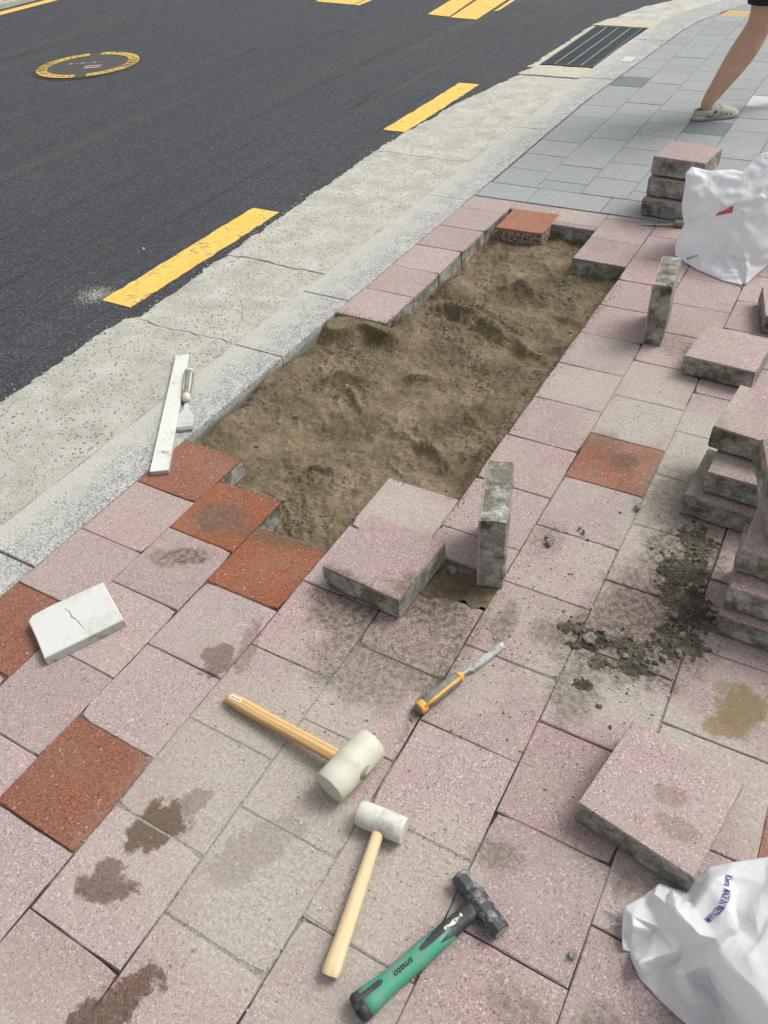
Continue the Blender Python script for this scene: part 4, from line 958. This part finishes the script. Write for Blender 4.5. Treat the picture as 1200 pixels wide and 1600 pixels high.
BAG1_IN = [(7.242, -2.387, 0.0550), (7.272, -2.461, 0.0600), (7.337, -2.163, 0.0600), (7.432, -2.205, 0.0680), (7.423, -2.399, 0.0450), (7.390, -2.667, 0.0500), (7.472, -2.123, 0.0720), (7.509, -2.278, 0.1050), (7.596, -2.346, 0.1150), (7.676, -2.430, 0.1350), (7.724, -2.439, 0.1050), (7.619, -2.440, 0.0800), (7.576, -2.521, 0.0750), (7.769, -2.733, 0.0700), (7.727, -2.804, 0.0200), (7.450, -2.381, 0.0580), (7.622, -2.518, 0.0500), (7.674, -2.630, 0.0750), (7.528, -2.623, 0.0300), (7.676, -1.949, 0.0850), (7.630, -2.162, 0.0750), (7.780, -1.810, 0.0900), (7.817, -2.113, 0.1050), (7.867, -1.938, 0.0850), (7.916, -2.243, 0.1200), (8.010, -1.978, 0.1150), (7.962, -2.119, 0.1250), (7.766, -2.307, 0.1100), (8.134, -1.851, 0.1300), (7.879, -2.072, 0.1000), (8.029, -1.780, 0.0950), (7.778, -2.427, 0.1500), (7.881, -2.390, 0.1650), (8.010, -2.403, 0.1900), (7.798, -2.602, 0.1350), (7.861, -2.674, 0.1450), (7.964, -2.761, 0.1550), (8.061, -2.840, 0.1600), (7.907, -2.641, 0.1900), (8.050, -2.744, 0.2100), (8.241, -2.554, 0.2200), (8.214, -2.837, 0.2000), (7.827, -2.548, 0.1700), (7.955, -2.534, 0.2000), (7.837, -2.502, 0.0500), (7.897, -2.553, 0.0400), (7.957, -2.629, 0.0200), (8.005, -2.635, 0.0500), (8.104, -2.715, 0.0500), (7.838, -2.740, 0.0120), (7.848, -2.584, 0.0350)]
BAG2_RIM = [(4.538, 9.550, 0.3433), (4.585, 9.700, 0.3589), (4.896, 9.700, 0.3501), (5.236, 9.800, 0.3575), (5.398, 9.800, 0.3534), (5.506, 9.900, 0.3856), (5.617, 9.950, 0.4213), (5.718, 9.950, 0.4295), (6.127, 10.000, 0.4444), (6.436, 10.000, 0.3583), (6.576, 9.900, 0.2093), (6.441, 10.365, 0.0030), (6.235, 9.477, 0.0030), (6.044, 8.581, 0.0030), (5.953, 8.527, 0.0030), (5.623, 8.587, 0.0030), (5.198, 8.819, 0.0030), (4.901, 9.060, 0.0030), (4.674, 9.280, 0.0030), (4.621, 9.450, 0.0163), (4.625, 9.500, 0.0768), (4.702, 9.450, 0.1357), (4.653, 9.420, 0.1618), (4.584, 9.450, 0.2186), (4.567, 9.500, 0.2922)]
BAG2_IN = [(4.763, 9.480, 0.3176), (5.097, 9.600, 0.3292), (5.431, 9.620, 0.3317), (5.811, 9.750, 0.3720), (4.852, 9.360, 0.2715), (5.149, 9.400, 0.2658), (5.568, 9.500, 0.3286), (5.907, 9.550, 0.3119), (4.803, 9.300, 0.1753), (5.060, 9.270, 0.2147), (5.343, 9.300, 0.2515), (5.643, 9.360, 0.2784), (5.939, 9.420, 0.3024), (6.224, 9.500, 0.3261), (4.794, 9.420, 0.1513), (5.053, 9.400, 0.1890), (5.340, 9.420, 0.2274), (5.644, 9.460, 0.2578), (5.944, 9.500, 0.2840), (4.960, 9.360, 0.1412), (5.315, 9.250, 0.1403), (5.636, 9.050, 0.1355), (5.856, 9.120, 0.1735), (6.041, 9.300, 0.2225), (5.059, 9.200, 0.0661), (4.870, 9.250, 0.0209), (5.026, 9.080, 0.0075), (5.262, 9.080, 0.0549), (5.466, 8.950, 0.0422), (5.799, 8.750, 0.0246), (5.888, 8.680, 0.0048), (5.919, 8.900, 0.0701), (6.108, 9.000, 0.0984), (5.559, 9.050, 0.0704), (5.773, 9.300, 0.2070), (5.512, 9.300, 0.1916), (5.643, 8.820, 0.0290), (5.795, 9.000, 0.0978), (6.317, 9.300, 0.1674), (6.325, 9.400, 0.2466), (5.172, 9.340, 0.1756), (5.207, 9.200, 0.1162), (5.676, 9.300, 0.2333), (5.394, 9.500, 0.3001), (4.946, 9.480, 0.2937), (5.813, 9.380, 0.2601), (5.998, 9.120, 0.1427)]
BAG1_FLAT = [(300, 545), (285, 690), (290, 815), (335, 825), (360, 910), (400, 1000), (500, 1110), (640, 1240), (700, 1290), (800, 1350), (1000, 1400), (1250, 1520), (1600, 1500), (1750, 1000), (1700, 500), (1500, 200), (1200, 235), (1000, 265), (830, 300), (740, 380), (690, 452), (600, 428), (525, 400), (420, 480), (345, 600), (355, 665), (480, 460), (555, 520), (490, 700), (400, 900), (610, 468), (630, 560), (700, 640), (770, 720), (790, 790), (675, 775), (615, 830), (742, 1115), (650, 1215), (525, 680), (640, 880), (680, 970), (520, 950), (830, 400), (740, 560), (950, 330), (940, 560), (1000, 470), (1020, 690), (1150, 520), (1090, 600), (860, 690), (1300, 450), (1000, 560), (1180, 400), (880, 745), (1000, 740), (1150, 780), (850, 930), (905, 1015), (1000, 1140), (1090, 1265), (1000, 950), (1150, 1100), (1400, 1000), (1300, 1300), (920, 850), (1080, 860), (838, 965), (875, 1050), (900, 1170), (970, 1165), (1050, 1290), (760, 1220), (820, 1060)]
BAG2_FLAT = [(610, 415), (650, 370), (780, 400), (940, 390), (1010, 405), (1080, 340), (1150, 275), (1200, 265), (1400, 250), (1500, 420), (1480, 700), (1350, 950), (1200, 1080), (1045, 1222), (1000, 1225), (860, 1190), (700, 1120), (600, 1060), (530, 1010), (530, 960), (555, 860), (600, 780), (585, 740), (578, 640), (600, 510), (690, 480), (850, 460), (1000, 470), (1200, 400), (700, 580), (830, 600), (1050, 500), (1200, 540), (640, 745), (760, 700), (900, 650), (1050, 612), (1200, 578), (1350, 540), (640, 765), (760, 722), (900, 672), (1050, 632), (1200, 598), (700, 800), (840, 840), (960, 900), (1080, 840), (1200, 740), (700, 950), (612, 1000), (655, 1058), (770, 1000), (840, 1055), (960, 1140), (985, 1190), (1045, 1050), (1150, 1000), (900, 1000), (1072, 750), (950, 760), (900, 1110), (1010, 980), (1300, 850), (1350, 700), (800, 760), (780, 880), (1040, 700), (960, 540), (760, 530), (1120, 650), (1130, 900)]

def creased_sheet(rim, inn, flat, c0, back, seed, amp=1.0):
    """facets between fold points, then subdivided, softened at the folds and lightly crumpled; the rim is carried down and back to close the bag"""
    nr = len(rim)
    r = delaunay_2d_cdt([Vector((x, -y)) for x, y in flat], [(i, (i + 1) % nr) for i in range(nr)], [], 1, 1e-4)
    P3 = rim + inn; org = r[3]
    bm = bmesh.new(); vv = [bm.verts.new(Vector((P3[o[0]][0] * S, P3[o[0]][1] * S, P3[o[0]][2])) - c0) for o in org]
    for f in r[2]:
        if len(set(f)) == 3: bm.faces.new([vv[i] for i in f])
    bm.normal_update()
    if sum(f.normal.dot(Vector((0, -.6, .8))) for f in bm.faces) < 0: bmesh.ops.reverse_faces(bm, faces=bm.faces[:])
    def sm(k, fac):
        for _ in range(k): bmesh.ops.smooth_vert(bm, verts=[v for v in bm.verts if not v.is_boundary], factor=fac, use_axis_x=True, use_axis_y=True, use_axis_z=True)
    bmesh.ops.subdivide_edges(bm, edges=bm.edges[:], cuts=2, use_grid_fill=True)
    bm.normal_update()
    for v in bm.verts:
        if v.is_boundary: continue
        q = v.co * 14 + Vector((seed, 0, 0)); n = mnoise.noise(q); v.co += v.normal * (.0085 * amp * (1 - 2.4 * abs(n)) - .004)
    bmesh.ops.subdivide_edges(bm, edges=bm.edges[:], cuts=2, use_grid_fill=True); sm(1, .4)
    bm.normal_update()
    for v in bm.verts:
        if v.is_boundary: continue
        q = v.co * 38 + Vector((seed * 2, 3, 0)); n = mnoise.noise(q); m = mnoise.noise(v.co * 9 + Vector((0, seed, 7)))
        v.co += v.normal * (.0036 * amp * (.5 - 1.4 * abs(n)) * max(0, .5 + 1.3 * m))
    be = [e for e in bm.edges if e.is_boundary]
    ex = bmesh.ops.extrude_edge_only(bm, edges=be)
    for v in [g for g in ex['geom'] if isinstance(g, bmesh.types.BMVert)]: v.co = back(v.co)
    bmesh.ops.recalc_face_normals(bm, faces=bm.faces[:])
    me = bpy.data.meshes.new('sheet'); bm.to_mesh(me); bm.free(); me.materials.append(M['bag']); me.polygons.foreach_set('use_smooth', [True] * len(me.polygons)); me.update()
    return me
c0 = Vector((7.9 * S, -2.3 * S, 0)); root = empty('plastic_bag', c0); tag(root, 'crumpled white plastic bag with blue lettering in the foreground corner', 'plastic bag')
me1 = creased_sheet(BAG1_RIM, BAG1_IN, BAG1_FLAT, c0, lambda p: Vector((p.x * .93, p.y * .93, .002)), 3.0)
link(bpy.data.objects.new('sheet', me1), root)
bvh1 = BVHTree.FromPolygons([v.co.copy() for v in me1.vertices], [tuple(p.vertices) for p in me1.polygons])
def drape_text(me, path, root, bvh, c0, size_v):
    path = [Vector(p) for p in path]; seg = [(path[i + 1] - path[i]).length for i in range(len(path) - 1)]; tot = sum(seg)
    wx = max(v.co.x for v in me.vertices) - min(v.co.x for v in me.vertices)
    for v in me.vertices:
        t = (v.co.x / wx + .5) * tot; i = 0
        while i < len(seg) - 1 and t > seg[i]: t -= seg[i]; i += 1
        d = (path[i + 1] - path[i]).normalized(); q = path[i] + d * t; q = q + Vector((-d.y, d.x)) * (v.co.y * size_v / S)
        hit = bvh.ray_cast(Vector((q.x * S, q.y * S, 1)) - c0, Vector((0, 0, -1)))
        if hit[0] is not None: v.co = hit[0] + hit[1].normalized() * (.0012 if hit[1].z > 0 else -.0012)
    return link(bpy.data.objects.new('lettering', me), root)
me = text_mesh('Kaera  MADE IN VIETNAM', .0135, 'bag_lettering', .0002, 0, 1.0); me.materials.clear(); me.materials.append(M['blue'])
drape_text(me, [(7.79, -1.83), (7.80, -1.93), (7.80, -2.02), (7.78, -2.12), (7.72, -2.24)], root, bvh1, c0, 1.3)
def thread(pp, parent, r=.0006): return obj('torn_thread', *tube(pp, [r] * len(pp), 6), M['bag'], parent, True)
t0 = Vector((7.22, -2.36, 0)) * S - c0
for k in range(5):
    pp = []; q = t0.copy(); ang = R(150 + k * 17)
    for i in range(9):
        pp.append((q.x, q.y, .003 + .006 * abs(math.sin(i * .9 + k)))); ang += R(38) * math.sin(i * 1.3 + k * 2.1); q = q + Vector((math.cos(ang), math.sin(ang), 0)) * .0055
    thread(pp, root)
# sack farther off
c0 = Vector((5.6 * S, 9.75 * S, 0)); root = empty('plastic_sack', c0); tag(root, 'bulging white plastic sack with a red printed patch, standing beside the far block stack', 'plastic sack')
me2 = creased_sheet(BAG2_RIM, BAG2_IN, BAG2_FLAT, c0, lambda p: Vector((p.x * .8, max(p.y + .12, .12), max(.003, p.z * .75 - .02))), 8.0, 2.0)
link(bpy.data.objects.new('sheet', me2), root); bvh2 = BVHTree.FromPolygons([v.co.copy() for v in me2.vertices], [tuple(p.vertices) for p in me2.polygons])
me = text_mesh('Kaera', .02, 'sack_lettering', .0003); me.materials.clear(); me.materials.append(M['blue'])
nd2 = Vector((.05, -1, .55)).normalized()
for v in me.vertices:
    q = Vector((5.0 * S + v.co.x * .9, 9.08 * S, .03 + v.co.y + v.co.x * .5)); h = bvh2.ray_cast(q - c0 + nd2 * .5, -nd2)
    v.co = (h[0] + nd2 * .002) if h[0] is not None else q - c0
o = link(bpy.data.objects.new('lettering', me), root)
def patch(name, corners, mat, n=10):
    vs, fs = [], []; a, b, c, d = [Vector((q[0] * S, q[1] * S, q[2])) for q in corners]
    for i in range(n + 1):
        for j in range(n + 1):
            s, t = i / n, j / n; q = a * (1 - s) * (1 - t) + b * s * (1 - t) + c * s * t + d * (1 - s) * t
            h = bvh2.ray_cast(q - c0 + nd2 * .5, -nd2); vs.append(h[0] + nd2 * .0025 if h[0] is not None else q - c0)
    for i in range(n):
        for j in range(n): q = i * (n + 1) + j; fs.append((q, q + n + 1, q + n + 2, q + 1))
    return obj(name, vs, fs, mat, root, True)
patch('red_print', [(5.20, 9.35, .195), (5.46, 9.38, .215), (5.46, 9.38, .243), (5.24, 9.36, .212)], M['red_p'])

# ------------------------------------------------------------------ person walking past (seen: one bare calf and its clog)
WD = Vector((.82, .57, 0)).normalized(); WS = Vector((WD.y, -WD.x, 0))       # walking direction, and the person's right
A0 = Vector((3.30 * S, 17.40 * S, 0))
pz = empty('person', A0); tag(pz, 'person in black shorts and grey clogs walking past, one bare leg in view', 'person')
def pw(f, s, z): return WD * f + WS * s + Vector((0, 0, z))
sk_v, sk_e, sk_r = [], [], []
def sv(p, r, par=None):
    sk_v.append(p); sk_r.append(r)
    if par is not None: sk_e.append((par, len(sk_v) - 1))
    return len(sk_v) - 1
pel = sv(pw(.22, -.09, .93), (.15, .11))
def chain(par, items):
    for p, r in items: par = sv(p, r, par)
    return par
# leg in view (person's right): hip, knee, calf, ankle, foot
chain(pel, [(pw(.23, .0, .86), (.095, .095)), (pw(.245, .005, .70), (.095, .095)), (pw(.255, .0, .57), (.082, .082)), (pw(.245, .0, .505), (.073, .073)), (pw(.20, .0, .40), (.086, .082)), (pw(.15, .0, .32), (.082, .078)), (pw(.085, .0, .21), (.061, .058)), (pw(.03, .0, .12), (.046, .045)), (pw(.005, .0, .07), (.046, .043)), (pw(.06, .0, .045), (.036, .028)), (pw(.15, .0, .035), (.03, .02))])
chain(pel, [(pw(.25, -.18, .86), (.095, .095)), (pw(.36, -.18, .68), (.085, .085)), (pw(.48, -.18, .52), (.063, .063)), (pw(.52, -.18, .38), (.062, .06)), (pw(.57, -.18, .22), (.046, .045)), (pw(.62, -.18, .10), (.036, .036)), (pw(.68, -.18, .06), (.036, .03)), (pw(.78, -.18, .06), (.03, .02))])
ch = chain(pel, [(pw(.22, -.09, 1.08), (.14, .10)), (pw(.23, -.09, 1.26), (.16, .11)), (pw(.235, -.09, 1.40), (.15, .09))])
chain(ch, [(pw(.24, -.09, 1.50), (.055, .055)), (pw(.26, -.09, 1.57), (.075, .085)), (pw(.265, -.09, 1.66), (.08, .095)), (pw(.26, -.09, 1.72), (.06, .07))])
for sd_, sw in ((1, .16), (-1, -.16)):
    e = chain(ch, [(pw(.235, -.09 + sd_ * .19, 1.40), (.058, .058)), (pw(.225 + sw * .4, -.09 + sd_ * .22, 1.13), (.042, .042)), (pw(.26 + sw, -.09 + sd_ * .22, .92), (.028, .028)), (pw(.27 + sw * 1.1, -.09 + sd_ * .22, .85), (.032, .018))])
    for q in range(4):
        o_ = (q - 1.5) * .02
        chain(e, [(pw(.285 + sw * 1.15 + o_, -.09 + sd_ * .215, .79), (.009, .009)), (pw(.285 + sw * 1.17 + o_, -.09 + sd_ * .205, .755 - .008 * (q in (1, 2))), (.008, .008))])
    chain(e, [(pw(.32 + sw * 1.1, -.09 + sd_ * .205, .83), (.010, .010)), (pw(.335 + sw * 1.1, -.09 + sd_ * .2, .80), (.008, .008))])
me = bpy.data.meshes.new('body'); me.from_pydata([tuple(v) for v in sk_v], sk_e, []); me.materials.append(M['skin'])
body = link(bpy.data.objects.new('body', me), pz)
sm = body.modifiers.new('skin', 'SKIN'); sm.use_smooth_shade = True
if not me.skin_vertices:
    bm = bmesh.new(); bm.from_mesh(me); bm.verts.layers.skin.verify(); bm.to_mesh(me); bm.free()
for i, d in enumerate(me.skin_vertices[0].data): d.radius = sk_r[i]; d.use_root = (i == 0)
ss = body.modifiers.new('smooth', 'SUBSURF'); ss.levels = 2; ss.render_levels = 2
def garment(name, rings, mat, n=24):
    rr = []
    for c, rx, ry in rings: rr.append([c + WS * (math.cos(2 * math.pi * j / n) * rx) + WD * (math.sin(2 * math.pi * j / n) * ry) for j in range(n)])
    return obj(name, *loft(rr, cap=False), mat, pz, True)
garment('shorts', [(pw(.252, .005, .615), .105, .105), (pw(.245, .004, .72), .112, .112), (pw(.235, -.01, .86), .125, .125), (pw(.23, -.05, .92), .14, .13)], M['shorts'])
garment('shorts', [(pw(.42, -.18, .60), .10, .11), (pw(.34, -.18, .72), .112, .112), (pw(.26, -.17, .86), .125, .125), (pw(.23, -.13, .92), .14, .13)], M['shorts'])
garment('waistband', [(pw(.22, -.09, .84), .20, .15), (pw(.22, -.09, .95), .19, .145), (pw(.22, -.09, 1.02), .175, .13)], M['shorts'])
garment('shirt', [(pw(.22, -.09, .93), .205, .155), (pw(.22, -.09, 1.1), .185, .14), (pw(.23, -.09, 1.28), .205, .145), (pw(.235, -.09, 1.42), .21, .12), (pw(.235, -.09, 1.47), .12, .09), (pw(.238, -.09, 1.50), .07, .07)], M['shirt'])
for sd_, sw in ((1, .16), (-1, -.16)):
    garment('sleeve', [(pw(.228 + sw * .3, -.09 + sd_ * .225, 1.18), .062, .062), (pw(.232, -.09 + sd_ * .20, 1.38), .07, .07), (pw(.235, -.09 + sd_ * .14, 1.45), .06, .07)], M['shirt'])
hr_ = [(pw(.25, -.09, 1.60), .088, .10), (pw(.245, -.09, 1.68), .096, .108), (pw(.245, -.09, 1.75), .08, .09), (pw(.25, -.09, 1.785), .03, .04)]
hh = garment('hair', hr_, M['hair'])
def clog(origin, tag_extra):
    """foam clog: sole, closed toe box with vent holes, low heel counter and strap"""
    R0 = Matrix((WD, WS, Vector((0, 0, 1)))).transposed()
    def P(f, s, z): return origin + R0 @ Vector((f, s, z))
    rings = []
    for f, w in ((-.062, .020), (-.052, .033), (-.02, .041), (.04, .040), (.10, .046), (.16, .052), (.20, .046), (.222, .028)):
        sp = .010 * max(0, (f - .12) / .1)
        rings.append([P(f, -w, .002 + sp), P(f, w, .002 + sp), P(f, w * 1.04, .014 + sp), P(f, w, .028 + sp), P(f, -w, .028 + sp), P(f, -w * 1.04, .014 + sp)])
    root_c = obj('clog', *loft(rings), M['clog'], pz, True)
    n = 14; rings = []
    for f, w, h in ((.055, .047, .088), (.09, .0495, .082), (.13, .052, .072), (.17, .050, .058), (.20, .042, .046), (.218, .026, .036)):
        sp = .010 * max(0, (f - .12) / .1); rings.append([P(f - .028 * math.sin(math.pi * j / n) * (1 if f < .06 else .5 if f < .1 else 0), -w * math.cos(math.pi * j / n), .022 + sp + (h - .022) * math.sin(math.pi * j / n) ** .75) for j in range(n + 1)])
    v_, f_ = loft(rings, cap=False, closed=False); b0 = len(v_); v_ = v_ + [P(.224, 0, .036)]; f_ += [((len(rings) - 1) * (n + 1) + j, (len(rings) - 1) * (n + 1) + j + 1, b0) for j in range(n)]
    obj('toe_box', v_, f_, M['clog'], root_c, True)
    rings = []
    for i in range(13):                                    # heel counter, a low wall round the heel
        a = math.pi * (i / 12) - math.pi / 2; f, s = .05 - .112 * math.cos(a), .0445 * math.sin(a)
        h = .052 + .012 * abs(math.sin(a)); rings.append([P(f, s, .02), P(f * .97, s * 1.05, .035), P(f, s * 1.02, h), P(f + .008 * math.cos(a), s * .9, h), P(f + .01 * math.cos(a), s * .88, .03)])
    obj('heel_counter', *loft(rings), M['clog'], root_c, True)
    for s in (-1, 1):
        obj('strap_button', *tube([P(.062, s * .046, .052), P(.062, s * .054, .052)], [.009, .008], 12), M['clog_d'], root_c, True)
        for f, z in ((.10, .04), (.135, .036), (.165, .032)): obj('vent_hole', *tube([P(f, s * .049, z), P(f, s * .0535, z)], [.0055, .005], 10), M['clog_d'], root_c, True)
    for f in (.10, .13, .16):
        for s in (-.018, .006, .026): obj('vent_hole', *tube([P(f, s, .075 - (f - .1) * .35 - abs(s) * .25), P(f + .001, s, .0815 - (f - .1) * .36 - abs(s) * .3)], [.006, .0055], 10), M['clog_d'], root_c, True)
clog(Vector((0, 0, 0)), ''); clog(pw(.63, -.18, .012), '')
